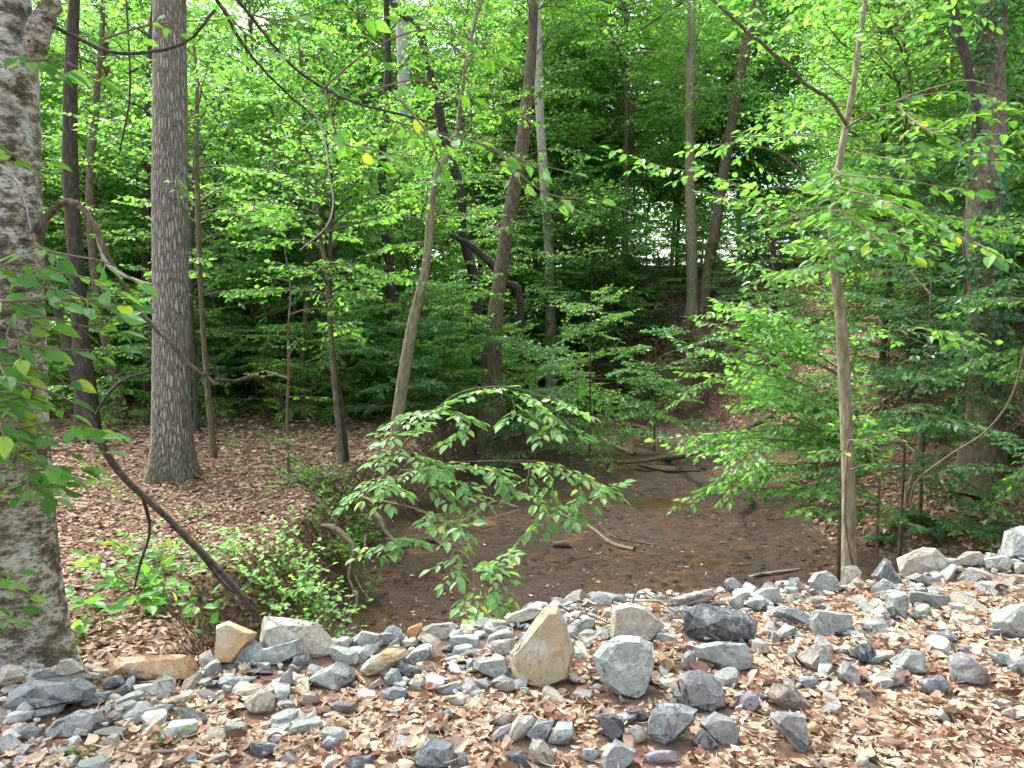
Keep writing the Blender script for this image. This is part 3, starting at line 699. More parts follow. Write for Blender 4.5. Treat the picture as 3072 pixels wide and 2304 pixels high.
def curl_leaf(wd, lobes, curl, twist):
    n = 9 if lobes else 6; xs = np.linspace(0, 1, n); V = []
    for i_, x in enumerate(xs):
        w_ = wd * math.sin(math.pi * min(.985, max(.02, x)) ** .85)
        if lobes: w_ *= (1.25 if i_ % 2 else .5)
        if i_ in (0, n - 1): w_ = .012
        z = curl * (x - .5) ** 2 * 2.0
        for s in (-1, 0, 1): V.append((x - .5 + (.06 if lobes and i_ % 2 else 0) * abs(s), s * w_, z + abs(s) * w_ * curl * 1.3 + s * w_ * twist * (x - .5)))
    F = []
    for i_ in range(n - 1):
        for s in (0, 1): a = i_ * 3 + s; F.append([a, a + 1, a + 4, a + 3])
    return np.array(V), np.array(F)
def litter(n, xr, yr, size, cond, lift, tms, tiltsd=.45, sz_by_d=False):
    x = rng.uniform(*xr, n); y = rng.uniform(*yr, n); k = cond(x, y); x, y = x[k], y[k]; z = H(x, y)
    P = np.stack([x, y, z + rng.uniform(.003, lift, len(x))], 1); e = .08
    gn = nrm(np.stack([-(H(x + e, y) - z) / e, -(H(x, y + e) - z) / e, np.ones(len(x))], 1))
    Nn = gn + rng.normal(0, tiltsd, P.shape); a = rng.uniform(0, 6.283, len(x)); D = np.stack([np.cos(a), np.sin(a), np.zeros(len(x))], 1); D = D - gn * np.sum(D * gn, 1, keepdims=True)
    S = size * rng.uniform(.45, 1.35, len(x)) * rng.choice([1, 1, 1, 1.4], len(x)); which = rng.integers(0, len(tms), len(x)); parts = []
    for q, t in enumerate(tms):
        m_ = which == q; parts.append((*leaves(t, P[m_], D[m_], Nn[m_], S[m_]), 0))
    return parts
TM = [curl_leaf(.26, False, .35, .7), curl_leaf(.22, False, -.3, -1.0), curl_leaf(.26, True, .35, .5), curl_leaf(.24, False, -.3, .9), curl_leaf(.12, False, .6, 1.2), curl_leaf(.3, False, .5, -.7), curl_leaf(.05, False, .4, .5), curl_leaf(.33, False, -.2, .4)]
LT = [(np.array([[-.5, 0, .08], [0, .26, .02], [.5, 0, .1], [0, -.26, .0]]), np.array([[0, 1, 2], [0, 2, 3]])), (np.array([[-.5, .02, 0], [-.1, .22, .12], [.5, 0, 0], [.1, -.3, .1]]), np.array([[0, 1, 2], [0, 2, 3]]))]
s_f = lambda x, y: (crest_s(x, y) < .25) & (y > 2.0)
def s_r(x, y):
    k = s_f(x, y)
    for a, b, rx, ry in ROCKXY: k &= (((x - a) / (rx + .01)) ** 2 + ((y - b + .02) / (ry + .02)) ** 2) > rng.uniform(.85, 1.15, len(x))
    cd_ = -crest_s(x, y); k &= ~((cd_ < .28) & (vnoise(x, y, 2.2) > rng.uniform(-.2, .25, len(x)) + cd_ * .4))
    return k
parts = litter(62000, (-3.2, 5.0), (1.9, 6.0), .048, s_r, .026, TM, .5) + litter(26000, (-3.2, 5.0), (1.9, 6.0), .028, s_r, .035, LT, .5) + litter(7000, (-3.2, 5.0), (1.9, 6.0), .085, s_r, .04, [curl_leaf(.022, False, .3, .3), curl_leaf(.015, False, .1, .1)], .3)
parts += [(v, f, 1) for v, f, _ in litter(3500, (-3.2, 5.0), (1.9, 6.0), .066, s_r, .05, TM, .6)]
tag(link('leaf_litter', mesh_np('leaf_litter', parts, [LIT_FG, LIT_FL])), 'pale tan and rusty dry leaves lying over the stone embankment', 'dry leaves', None, 'stuff')
nb = lambda x, y: (crest_s(x, y) > .2) & (base_h(x, y)[0] > -1.35) & (dist_line(x, y, LEFT) < dist_line(x, y, RIGHT))
parts = litter(80000, (-9, 0), (4.0, 12.5), .066, nb, .04, LT) + litter(26000, (-16, 0.5), (12.0, 24), .11, nb, .04, LT)
tag(link('leaf_litter', mesh_np('leaf_litter', parts, [LIT_FL])), 'brown fallen leaves carpeting the flat forest floor left of the creek', 'dry leaves', None, 'stuff')
rb = lambda x, y: (crest_s(x, y) > .3) & (base_h(x, y)[0] > -1.5) & (dist_line(x, y, LEFT) > dist_line(x, y, RIGHT)) & (vnoise(x, y, 1.5) > rng.uniform(-.7, .1, len(x)))
parts = litter(60000, (3.5, 14), (5, 24), .085, rb, .03, LT) + litter(30000, (-1, 16), (22, 36), .14, rb, .05, LT)
tag(link('leaf_litter', mesh_np('leaf_litter', parts, [LIT_FL])), 'brown fallen leaves on the steep bank right of the creek', 'dry leaves', None, 'stuff')
mb = lambda x, y: (base_h(x, y)[0] < -1.5) & (crest_s(x, y) > .5)
parts = litter(2600, (-2, 6), (5.5, 24), .04, mb, .01, LT, .3)
tag(link('leaf_litter', mesh_np('leaf_litter', parts, [LIT_FG])), 'few pale leaves scattered over the wet brown mud', 'dry leaves', None, 'stuff')
#@@TREES
# ------------------------------------------------------------------ trees standing where the photo shows them
def shade_canopy(seed, rad=4.0, n=7000, leaf=.2):  # unseen crown above the frame, put in only to shade the wood below
    rg = np.random.default_rng(seed); nb_ = 60; c = nrm(rg.normal(0, 1, (nb_, 3))) * rg.uniform(.35, 1, (nb_, 1)) ** .6 * np.array([rad, rad, rad * .6])
    k = rg.integers(0, nb_, n); P = c[k] + rg.normal(0, 1, (n, 3)) * np.array([.65, .65, .3]) * rad / 4
    D = rg.normal(0, 1, (n, 3)); D[:, 2] *= .3
    v, f = leaves(LO, P, D, ZV + rg.normal(0, .4, (n, 3)), leaf * rg.uniform(.6, 1.3, n))
    zs = np.zeros((nb_, 3)); zs[:, 2] = -rad * .9
    a = c * .55 + rg.normal(0, .25, c.shape); vv, ff = prisms(a, c, np.full(nb_, .025), np.full(nb_, .008))
    return mesh_np('crown', [(v, f, 0), (vv, ff, 1)], [LEAF_MID, BK_BROWN])
SHADE_CAN = [shade_canopy(k) for k in range(3)]
def wtree(name, label, cat, pts, top, mat, sides=12, lump=.04, flare=.12, shade_canopy_at=None, crown=None, group=None, step=.18, leafm=None, sink=.12, tmpl=LO):
    """pts: (px, py, depth, width px) from the base upwards"""
    Wp = [W(a, b, d) for a, b, d, _ in pts]; rr = [w_ / FPX * d / 2 for a, b, d, w_ in pts]
    g, _ = None, None
    base = Wp[0]; gz = Hs(base[0], base[1]); 
    if base[2] > gz: Wp.insert(0, np.array([base[0] - (Wp[1][0] - base[0]) * .02, base[1], gz - sink])); rr.insert(0, rr[0] * 1.12)
    else: Wp[0] = np.array([base[0], base[1], gz - sink])
    d = Wp[-1] - Wp[-2]; d = d / np.linalg.norm(d)
    if top > Wp[-1][2]:
        k = (top - Wp[-1][2]) / max(d[2], .4); Wp.append(Wp[-1] + d * k * .5 + np.array([.05, 0, 0])); Wp.append(Wp[-1] + d * k * .5 + np.array([-.1, .1, 0])); rr += [rr[-1] * .8, rr[-1] * .45]
    P = crom(np.array(Wp), 8); t0 = np.linspace(0, 1, len(Wp)); rad = np.interp(np.linspace(0, 1, len(P)), t0, rr)
    s0 = np.concatenate([[0], np.cumsum(np.linalg.norm(np.diff(P, axis=0), axis=1))]); Q, q = resample(P, step); rad = np.interp(q * s0[-1], s0, rad)
    root = empty(name, Wp[0]); o0 = np.array(Wp[0]); root.location = o0
    tag(root, label, cat, group)
    tubes = [tube(Q - o0, rad, sides, lump, flare)]
    if crown:
        acc = Acc(); ck = dict(crown); tubes += make_crown(acc, Q - o0, rad, **ck)
        link('crown', acc.crown('crown', [leafm or LEAF_MID, TWIG], tmpl), root)
    if shade_canopy_at:
        for (dx, dy, z, kk, s) in shade_canopy_at:
            c = link('crown', SHADE_CAN[kk], root, (Q[-1] - o0) * np.array([1, 1, 0]) + np.array([dx, dy, z - o0[2]])); c.scale = (s, s, s); c.rotation_euler = (0, 0, kk * 1.3 + dx)  # hangs the added out-of-view shading crowns on the tree
    link('trunk', mesh_np('trunk', [(a, b, 0) for a, b in tubes], [mat], True), root)
    return root, Q, rad
def U(**k):
    d = dict(z0=2.0, spread=2.2, nl=30, leaf=.10, gap=.05, tw_len=.45, tw_gap=.11, el=(5, 40), sag=.55, sub=2); d.update(k); return d
T1, q1, r1 = wtree('lichened_tree', 'big mottled grey tree with lichen patches at the left edge, nearest trunk', 'tree',
    [(18, 690, 3.95, 94), (17, 640, 3.95, 80), (10, 540, 3.95, 78), (4, 400, 3.95, 74), (1, 230, 3.95, 74), (-3, 60, 3.95, 72), (-6, 0, 3.95, 66)], 9.5, BK_LICH, 40, .02, .25, shade_canopy_at=[(-2.5, 2.0, 11, 0, .8)], step=.06)
def child_branch(root, pts, mat, name='branch', sides=7, sprays=(), leafm=LEAF_NEAR, tmpl=HI, **kw):
    """pts (px,py,depth,width px). branch tube plus optional leafy sprays as one 'foliage' child"""
    o0 = np.array(root.location)
    if pts:
        P = crom(np.array([W(a, b, d) for a, b, d, _ in pts]), 7); rr = np.array([w_ / FPX * d / 2 for a, b, d, w_ in pts]); P[1:-1] += rng.normal(0, 1, P[1:-1].shape) * min(.006, rr.mean() * .22)
        link(name, mesh_np(name, [(*tube(P - o0, np.interp(np.linspace(0, 1, len(P)), np.linspace(0, 1, len(rr)), rr), sides, .12), 0)], [mat], True), root)
def foliage(root, sprays, leafm, tmpl=HI, name='foliage', stem=.005):
    o0 = np.array(root.location); acc = Acc()
    for sp_ in sprays:
        pts, kw = sp_
        if root is T1 and pts[0][0] < 60 and pts[0][2] < 3.8: pts = [(min(pts[0][0], 34), pts[0][1] - 14, 3.85)] + list(pts)
        P = crom(np.array([W(*p) for p in pts]), 5) - o0
        k = dict(tw_len=.22, tw_gap=.07, leaf=.08, gap=.05, droop=.25, start=.1); k.update(kw)
        acc.tubes.append(tube(P, np.linspace(stem * 1.6, stem * .5, len(P)), 5)); spray(acc, P, **k)
    link(name, acc.crown(name, [leafm, TWIG], tmpl), root)
child_branch(T1, [(38, 236, 3.95, 11), (46, 218, 3.9, 8), (58, 206, 3.85, 7), (70, 201, 3.8, 7), (82, 208, 3.8, 6.5), (95, 226, 3.8, 6), (104, 250, 3.8, 5), (122, 282, 3.9, 4.5), (140, 312, 4.0, 4), (165, 338, 4.0, 4), (192, 366, 4.1, 3.5), (216, 384, 4.2, 3)], BK_BROWN)
child_branch(T1, [(98, 238, 3.8, 5), (106, 262, 3.8, 4), (125, 276, 3.75, 4), (152, 284, 3.7, 2)], BK_GREY)
child_branch(T1, [(20, 60, 3.95, 34), (40, 30, 3.9, 26), (50, 0, 3.9, 20), (58, -60, 3.8, 16), (90, -190, 3.7, 9)], BK_LICH, sides=14)
child_branch(T1, [(40, 20, 3.9, 4), (78, 38, 3.9, 3.5), (111, 52, 3.9, 3.2), (150, 52, 3.9, 3), (187, 41, 3.9, 2.5), (215, 10, 3.9, 3)], BK_DARK)
child_branch(T1, [(0, 165, 3.4, 2.5), (18, 182, 3.4, 2.2), (26, 205, 3.4, 2), (31, 230, 3.4, 1)], BK_GREY)
NL = dict(leaf=.108, gap=.07, tw_len=.18, tw_gap=.06, droop=.3, tilt=.5, hang=.5, skip=.45)
foliage(T1, [
    ([(40, 248, 3.7), (75, 256, 3.6), (105, 262, 3.6), (128, 276, 3.6)], NL), ([(44, 270, 3.7), (80, 276, 3.6), (112, 290, 3.6)], NL),
    ([(0, 300, 3.4), (40, 300, 3.4), (90, 300, 3.5), (128, 306, 3.6)], NL), ([(20, 318, 3.4), (50, 318, 3.4), (95, 328, 3.5), (115, 322, 3.6)], NL),
    ([(50, 300, 3.6), (70, 318, 3.6), (100, 345, 3.6)], NL), ([(-10, 362, 3.3), (20, 366, 3.3), (50, 372, 3.4), (70, 388, 3.4)], NL),
    ([(0, 400, 3.3), (30, 398, 3.3), (65, 412, 3.4)], NL), ([(-8, 425, 3.3), (25, 428, 3.3), (60, 420, 3.4), (92, 428, 3.4)], NL),
    ([(0, 452, 3.3), (40, 450, 3.3), (85, 452, 3.4)], NL), ([(20, 470, 3.3), (50, 470, 3.3), (80, 476, 3.4)], NL), ([(30, 488, 3.3), (55, 484, 3.4)], NL),
    ([(10, 340, 3.4), (50, 348, 3.4), (95, 350, 3.5)], NL), ([(40, 285, 3.6), (75, 295, 3.5), (100, 305, 3.5)], NL), ([(-10, 380, 3.2), (25, 384, 3.2), (55, 394, 3.3), (78, 404, 3.3)], NL), ([(10, 415, 3.3), (45, 440, 3.3), (80, 440, 3.3)], NL), ([(0, 440, 3.2), (30, 462, 3.2), (70, 468, 3.3)], NL), ([(-10, 405, 3.2), (10, 430, 3.2), (30, 450, 3.2)], NL),
    ([(-14, 585, 3.2), (8, 590, 3.2), (36, 598, 3.2)], dict(NL, leaf=.08)), ([(-14, 620, 3.2), (8, 622, 3.2), (20, 632, 3.2)], dict(NL, leaf=.08)),
    ([(100, 40, 3.9), (150, 25, 3.9), (210, 20, 3.9)], dict(NL, leaf=.08, skip=.5)), ([(30, 60, 3.7), (60, 60, 3.7), (92, 75, 3.7)], dict(NL, skip=.5)),
    ([(-10, 150, 3.5), (15, 155, 3.5), (40, 160, 3.5)], dict(NL, skip=.5)), ([(-10, 270, 3.5), (15, 262, 3.5), (34, 268, 3.5)], dict(NL, skip=.5))], LEAF_NEAR)
T2, q2, r2 = wtree('oak_tree', 'tall straight oak with furrowed bark and a mossy flared base on the leafy floor', 'tree',
    [(171, 486, 11, 40), (171, 462, 11, 38), (171, 430, 11, 36.5), (171, 330, 11, 35), (170, 200, 11, 33.5), (170, 90, 11, 32.5), (170, 0, 11, 31.5)], 12, BK_OAK, 48, .012, .35, step=.1)
foliage(T2, [([(176, 175, 10.6), (182, 190, 10.4), (190, 200, 10.3)], dict(leaf=.08, tw_len=.15))], LEAF_MID, name='foliage')
wtree('leaning_tree', 'dark rough tree leaning right on the creek bank at the picture centre', 'tree',
    [(491, 436, 17, 32), (492, 380, 17, 20), (494, 324, 17, 16), (507, 231, 17, 14), (523, 139, 17, 13), (530, 70, 17, 11), (534, 0, 17, 10)], 13, BK_BROWN, 14, .06, .3,
    crown=U(z0=4.4, spread=2.6, nl=26), shade_canopy_at=[(-1.5, 0, 12.5, 0, .8)])  # second, unseen crown added high up to shade the creek
wtree('young_tree', 'olive-tan slender tree curving up to a fork left of the centre trunk', 'tree',
    [(396, 436, 13, 13), (400, 400, 13, 12), (408, 350, 13, 12), (414, 317, 13, 11), (426, 266, 13, 9), (430, 219, 13, 8.5), (435, 185, 13, 8), (442, 162, 13, 7), (455, 146, 13, 5), (462, 90, 13, 4), (475, 20, 13, 4)], 7.4, BK_TAN, 10, .04,
    crown=U(z0=3.6, spread=1.7, nl=20), leafm=LEAF_BRIGHT)
wtree('dark_tree', 'thin black trunk standing just behind the olive-tan curving tree', 'tree',
    [(391, 425, 19, 13), (392, 380, 19, 11), (392, 330, 19, 10), (390, 270, 19, 9), (384, 225, 19, 9), (382, 170, 19, 8), (386, 110, 19, 8), (388, 60, 19, 7), (386, 0, 19, 6)], 12, BK_DARK, 10, .05, crown=U(z0=4.8, spread=2.4, nl=20), leafm=LEAF_BRIGHT)
wtree('birch_tree', 'pale whitish banded trunk glimpsed between two darker stems', 'tree',
    [(404, 380, 24, 15), (404, 300, 24, 15), (404, 225, 24, 14), (403, 170, 24, 13), (404, 100, 24, 12), (402, 40, 24, 11), (400, 0, 24, 10)], 15, BK_PALE, 12, .03)
wtree('twisted_tree', 'black twisting trunk bending left, with a sloping side limb', 'tree',
    [(478, 370, 21, 11), (476, 310, 21, 11), (472, 270, 21, 11), (462, 231, 21, 10), (461, 192, 21, 9), (445, 140, 21, 9), (432, 81, 21, 9), (418, 30, 21, 8), (395, 7, 21, 7), (385, -30, 21, 6)], 12, BK_DARK, 10, .08)
wtree('grey_tree', 'smooth grey trunk far back, seen right behind the leaning centre tree', 'tree',
    [(551, 350, 27, 11), (549, 250, 27, 10), (544, 180, 27, 9.5), (540, 115, 27, 9), (538, 40, 27, 8), (537, 0, 27, 8)], 16, BK_GREY, 12, .03)
wtree('twin_tree', 'straight brown trunk, left one of the pair on the far hillside', 'tree',
    [(692, 330, 27, 14), (692, 300, 27, 12), (692, 250, 27, 11), (690, 185, 27, 10), (690, 120, 27, 9), (692, 0, 27, 8)], 14, BK_TAN, 10, .03, crown=U(z0=6.5, spread=3, nl=26, leaf=.11, gap=.08))
wtree('twin_tree', 'dark trunk leaning right, right one of the pair on the far hillside', 'tree',
    [(703, 326, 27, 12), (708, 270, 27, 11), (716, 225, 27, 11), (724, 170, 27, 10), (742, 65, 27, 10), (757, 0, 27, 9)], 14, BK_BROWN, 10, .04, crown=U(z0=7, spread=3, nl=20, leaf=.11, gap=.08))
T12, q12, r12 = wtree('slender_tree', 'slim brown sapling trunk rising from behind the stone crest on the right', 'tree',
    [(849, 600, 6.5, 16), (849, 565, 6.5, 14.5), (848, 463, 6.5, 12.5), (841, 324, 6.5, 11.5), (833, 250, 6.5, 9.5), (836, 185, 6.5, 8), (852, 93, 6.5, 6), (866, 0, 6.5, 5)], 6.5, BK_TAN, 14, .03, .1,
    crown=U(z0=2.5, spread=2.0, nl=21, leaf=.09, sub=1, lrad=.008), step=.08, tmpl=HI)
child_branch(T12, [(850, 130, 6.5, 3), (830, 100, 6.4, 3.5), (808, 86, 6.3, 4), (783, 62, 6.2, 4), (748, 32, 6.1, 3.5), (713, 0, 6.0, 3), (690, -20, 5.9, 2)], BK_BROWN)
child_branch(T12, [(838, 196, 6.5, 3), (822, 190, 6.5, 3), (792, 164, 6.4, 2.5), (770, 150, 6.3, 2.2), (735, 143, 6.2, 1.5)], BK_BROWN)
child_branch(T12, [(836, 205, 6.5, 3), (808, 195, 6.5, 4), (780, 188, 6.6, 3), (750, 195, 6.7, 2)], BK_DARK)
child_branch(T12, [(845, 128, 6.3, 2), (893, 102, 5.8, 2), (956, 82, 5.3, 1.8), (990, 85, 5.1, 1.6), (1030, 101, 5, 1.2)], BK_BROWN)
child_branch(T12, [(858, 590, 6.2, 3), (846, 530, 6.2, 2.6), (846, 470, 6.25, 2.4), (849, 440, 6.3, 2)], BK_BROWN)
child_branch(T12, [(838, 190, 6.5, 2.5), (898, 206, 5, 2.4), (944, 229, 4.6, 2.4), (990, 250, 4.4, 1.5)], BK_GREY)
RL = dict(leaf=.10, gap=.055, tw_len=.24, tw_gap=.06, droop=.2, tilt=.4, hang=.4)
foliage(T12, [
    ([(836, 180, 6.5), (842, 188, 5.4), (880, 198, 4.8), (930, 220, 4.6), (992, 252, 4.4)], RL), ([(834, 210, 6.5), (846, 215, 5.4), (880, 240, 4.7), (925, 258, 4.6)], RL),
    ([(836, 168, 6.5), (845, 175, 5.4), (900, 180, 4.9), (960, 190, 4.7)], dict(RL, skip=.3)), ([(852, 120, 6), (893, 102, 5.7), (956, 92, 5.3), (1020, 105, 5)], dict(RL, leaf=.08)),
    ([(840, 200, 6.5), (940, 215, 6), (980, 225, 5.8), (1030, 240, 5.6)], RL), ([(846, 150, 6.5), (900, 160, 6), (950, 150, 5.8), (1000, 160, 5.6)], RL), ([(833, 235, 6.5), (835, 240, 5.7), (820, 262, 5.4), (790, 270, 5.3)], RL), ([(893, 102, 5.8), (930, 130, 5), (970, 112, 5), (1030, 118, 5)], dict(RL, leaf=.085)), ([(820, 210, 6.2), (795, 222, 6), (752, 232, 5.8)], dict(RL, leaf=.07)),
    ([(850, 440, 6.2), (868, 440, 6.0), (885, 432, 5.9), (902, 442, 5.8)], dict(RL, leaf=.085, tw_len=.12)), ([(846, 452, 6.1), (832, 450, 6.0), (815, 455, 5.9)], dict(RL, leaf=.07, tw_len=.12)),
    ([(850, 470, 6.1), (868, 465, 6.0), (880, 478, 5.9)], dict(RL, leaf=.07, tw_len=.12))], LEAF_NEAR)
T13, q13, r13 = wtree('ivy_tree', 'thick ivy-clad trunk at the right edge standing on the steep bank', 'tree',
    [(981, 488, 10.5, 48), (982, 465, 10.5, 40), (985, 400, 10.5, 34), (984, 280, 10.5, 32), (985, 180, 10.5, 31), (990, 90, 11, 28), (993, 0, 11, 26)], 12, BK_BROWN, 20, .06, .3, shade_canopy_at=[(.5, 0, 10.5, 2, 1.0), (-2.5, -1.5, 9.5, 0, .7)], step=.12)  # both high crowns are unseen, added to darken the right side
child_branch(T13, [(975, 480, 10.6, 8), (966, 420, 10.6, 7), (972, 340, 10.6, 6), (966, 240, 10.6, 6), (975, 130, 10.6, 8), (968, 70, 10.6, 9), (955, 20, 10.6, 9), (950, -20, 10.6, 8)], BK_DARK, 'vine')
def ivy(root, Q, rad, n, z0, z1, name='ivy'):
    k = rng.integers(0, len(Q), n); k = k[(Q[k][:, 2] > z0) & (Q[k][:, 2] < z1)]; n = len(k); a = rng.uniform(0, 6.283, n)
    keep = vnoise(a * 2, Q[k][:, 2] * 2) > -.1; k = k[keep]; a = a[keep]; n = len(k)
    out = np.stack([np.cos(a), np.sin(a), np.zeros(n)], 1); P = Q[k] + out * (rad[k] * rng.uniform(1.0, 1.7, n))[:, None] + rng.normal(0, .05, (n, 3)) - np.array(root.location)
    acc = Acc(); acc.leaf(P, out * .5 + rng.normal(0, .5, (n, 3)) - ZV * .5, out + ZV * .6 + rng.normal(0, .3, (n, 3)), rng.uniform(.06, .12, n)); link(name, acc.crown(name, [LEAF_DARK, TWIG]), root)
ivy(T13, q13, r13, 10000, -.6, 6)
wtree('crooked_sapling', 'short dark crooked sapling stem on the bare slope right of the pair', 'tree',
    [(773, 370, 20.5, 11), (772, 350, 20.5, 9), (773, 310, 20.5, 8), (776, 277, 20.5, 7), (770, 240, 20.5, 6), (756, 215, 20.5, 5), (745, 205, 20.5, 4)], 3, BK_DARK, 9, .08, crown=U(z0=1.9, spread=1.6, nl=9, leaf=.09))
for lab, pts, top, mt, cr in [
    ('wide dark trunk just right of the mottled tree, deep in shade', [(86, 398, 14, 22), (84, 370, 14, 18), (80, 330, 14, 16), (76, 260, 14, 15), (70, 160, 14, 14), (72, 42, 14, 12)], 9, BK_DARK, None),
    ('slanting brown trunk behind the big-leaved branch at the left', [(118, 388, 17, 12), (108, 350, 17, 10), (98, 300, 17, 9), (90, 200, 17, 8), (96, 100, 17, 7)], 9, BK_BROWN, U(z0=3, spread=2.2, nl=24)),
    ('dark trunk half hidden behind the left side of the furrowed oak', [(149, 405, 19, 14), (149, 350, 19, 13), (148, 260, 19, 12), (148, 150, 19, 11), (152, 60, 19, 10)], 12, BK_DARK, U(z0=4, spread=2.8, nl=26)),
    ('thin straight sapling stem just right of the furrowed oak', [(213, 446, 12.5, 6), (206, 370, 12.5, 5.5), (200, 270, 12.5, 5), (196, 139, 12.5, 4.5)], 6.2, BK_BROWN, U(z0=2.6, spread=1.6, nl=18)),
    ('thin stem with a spindly crown, second to the right of the oak', [(197, 432, 15, 6), (195, 380, 15, 5), (191, 300, 15, 5), (193, 200, 15, 4)], 6.5, BK_DARK, U(z0=2.8, spread=1.9, nl=20)),
    ('slim brown stem, left one of the leaning pair on the leafy floor', [(341, 452, 12, 6.5), (336, 400, 12, 6), (331, 340, 12, 5), (327, 280, 12, 5), (318, 220, 12, 4)], 4.6, BK_BROWN, U(z0=2.2, spread=1.5, nl=18)),
    ('slim dark stem, right one of the leaning pair on the leafy floor', [(346, 450, 12.1, 5), (341, 400, 12.1, 4.5), (332, 345, 12.1, 4), (330, 260, 12.1, 4)], 4.8, BK_DARK, U(z0=2.5, spread=1.4, nl=14)),
    ('spindly seedling tree with one low spray on the leafy floor', [(288, 452, 11, 3), (287, 410, 11, 3), (289, 370, 11, 2.5), (288, 330, 11, 2)], 2.6, BK_BROWN, U(z0=.7, spread=.8, nl=7, leaf=.07, sub=0)),
    ('bare straight pole-like tree midway between oak and centre', [(247, 398, 20, 7), (246, 330, 20, 6), (250, 240, 20, 6), (248, 150, 20, 5)], 9, BK_DARK, U(z0=3.4, spread=2.6, nl=26)),
    ('forked dark sapling against the bright gap right of the oak', [(222, 385, 22, 8), (224, 330, 22, 7), (236, 300, 22, 6), (246, 270, 22, 5), (255, 200, 22, 5)], 9, BK_DARK, U(z0=4.2, spread=2.8, nl=24)),
    ('crooked grey limb-like tree leaning on the far creek bank', [(520, 300, 20, 8), (508, 285, 20, 8), (492, 265, 20, 8), (470, 245, 20, 6), (450, 235, 20, 4)], 3, BK_DARK, None),
    ('thin tree with lit green crown, on the flat ground left of centre', [(305, 405, 18, 7), (303, 350, 18, 6), (308, 270, 18, 6), (304, 160, 18, 5)], 8, BK_BROWN, U(z0=2.6, spread=2.6, nl=30)),
]:
    wtree('forest_tree', lab, 'tree', pts, top, mt, 9, .05, crown=cr, leafm=LEAF_BRIGHT if rng.random() < .5 else LEAF_MID)
#@@SAPLINGS
# sapling on the left bank whose sprays hang over the mud
b0, _ = hit(352, 500)
S1 = empty('beech_sapling', b0); tag(S1, 'leafy sapling leaning out from the left bank, bright sprays hanging over the mud', 'sapling')
o0 = b0
def stem(root, pts, mat, w_=.012, name='stem'):
    P = crom(np.array(pts), 6) - np.array(root.location); link(name, mesh_np(name, [(*tube(P, np.linspace(w_, w_ * .4, len(P)), 6), 0)], [mat], True), root)
D_ = 7.0
stem(S1, [b0 - ZV * .1, W(372, 490, 8.3), W(392, 464, D_ + .5), W(407, 441, D_), W(436, 410, D_), W(462, 392, D_), W(507, 387, D_), W(560, 402, D_)], TWIG, .012)
stem(S1, [W(372, 490, 8.3), W(420, 470, D_ + .3), W(453, 463, D_), W(494, 461, D_), W(550, 463, D_), W(605, 485, D_)], TWIG, .007)
stem(S1, [W(360, 496, 8.7), W(402, 505, D_), W(428, 513, 6.7), W(452, 527, 6.4), W(471, 563, 6.1), W(475, 580, 6.0), W(488, 620, 5.9)], TWIG, .007)
SL = dict(leaf=.108, gap=.042, tw_len=.27, tw_gap=.055, droop=.18, tilt=.3, rad=.0025, hang=.3)
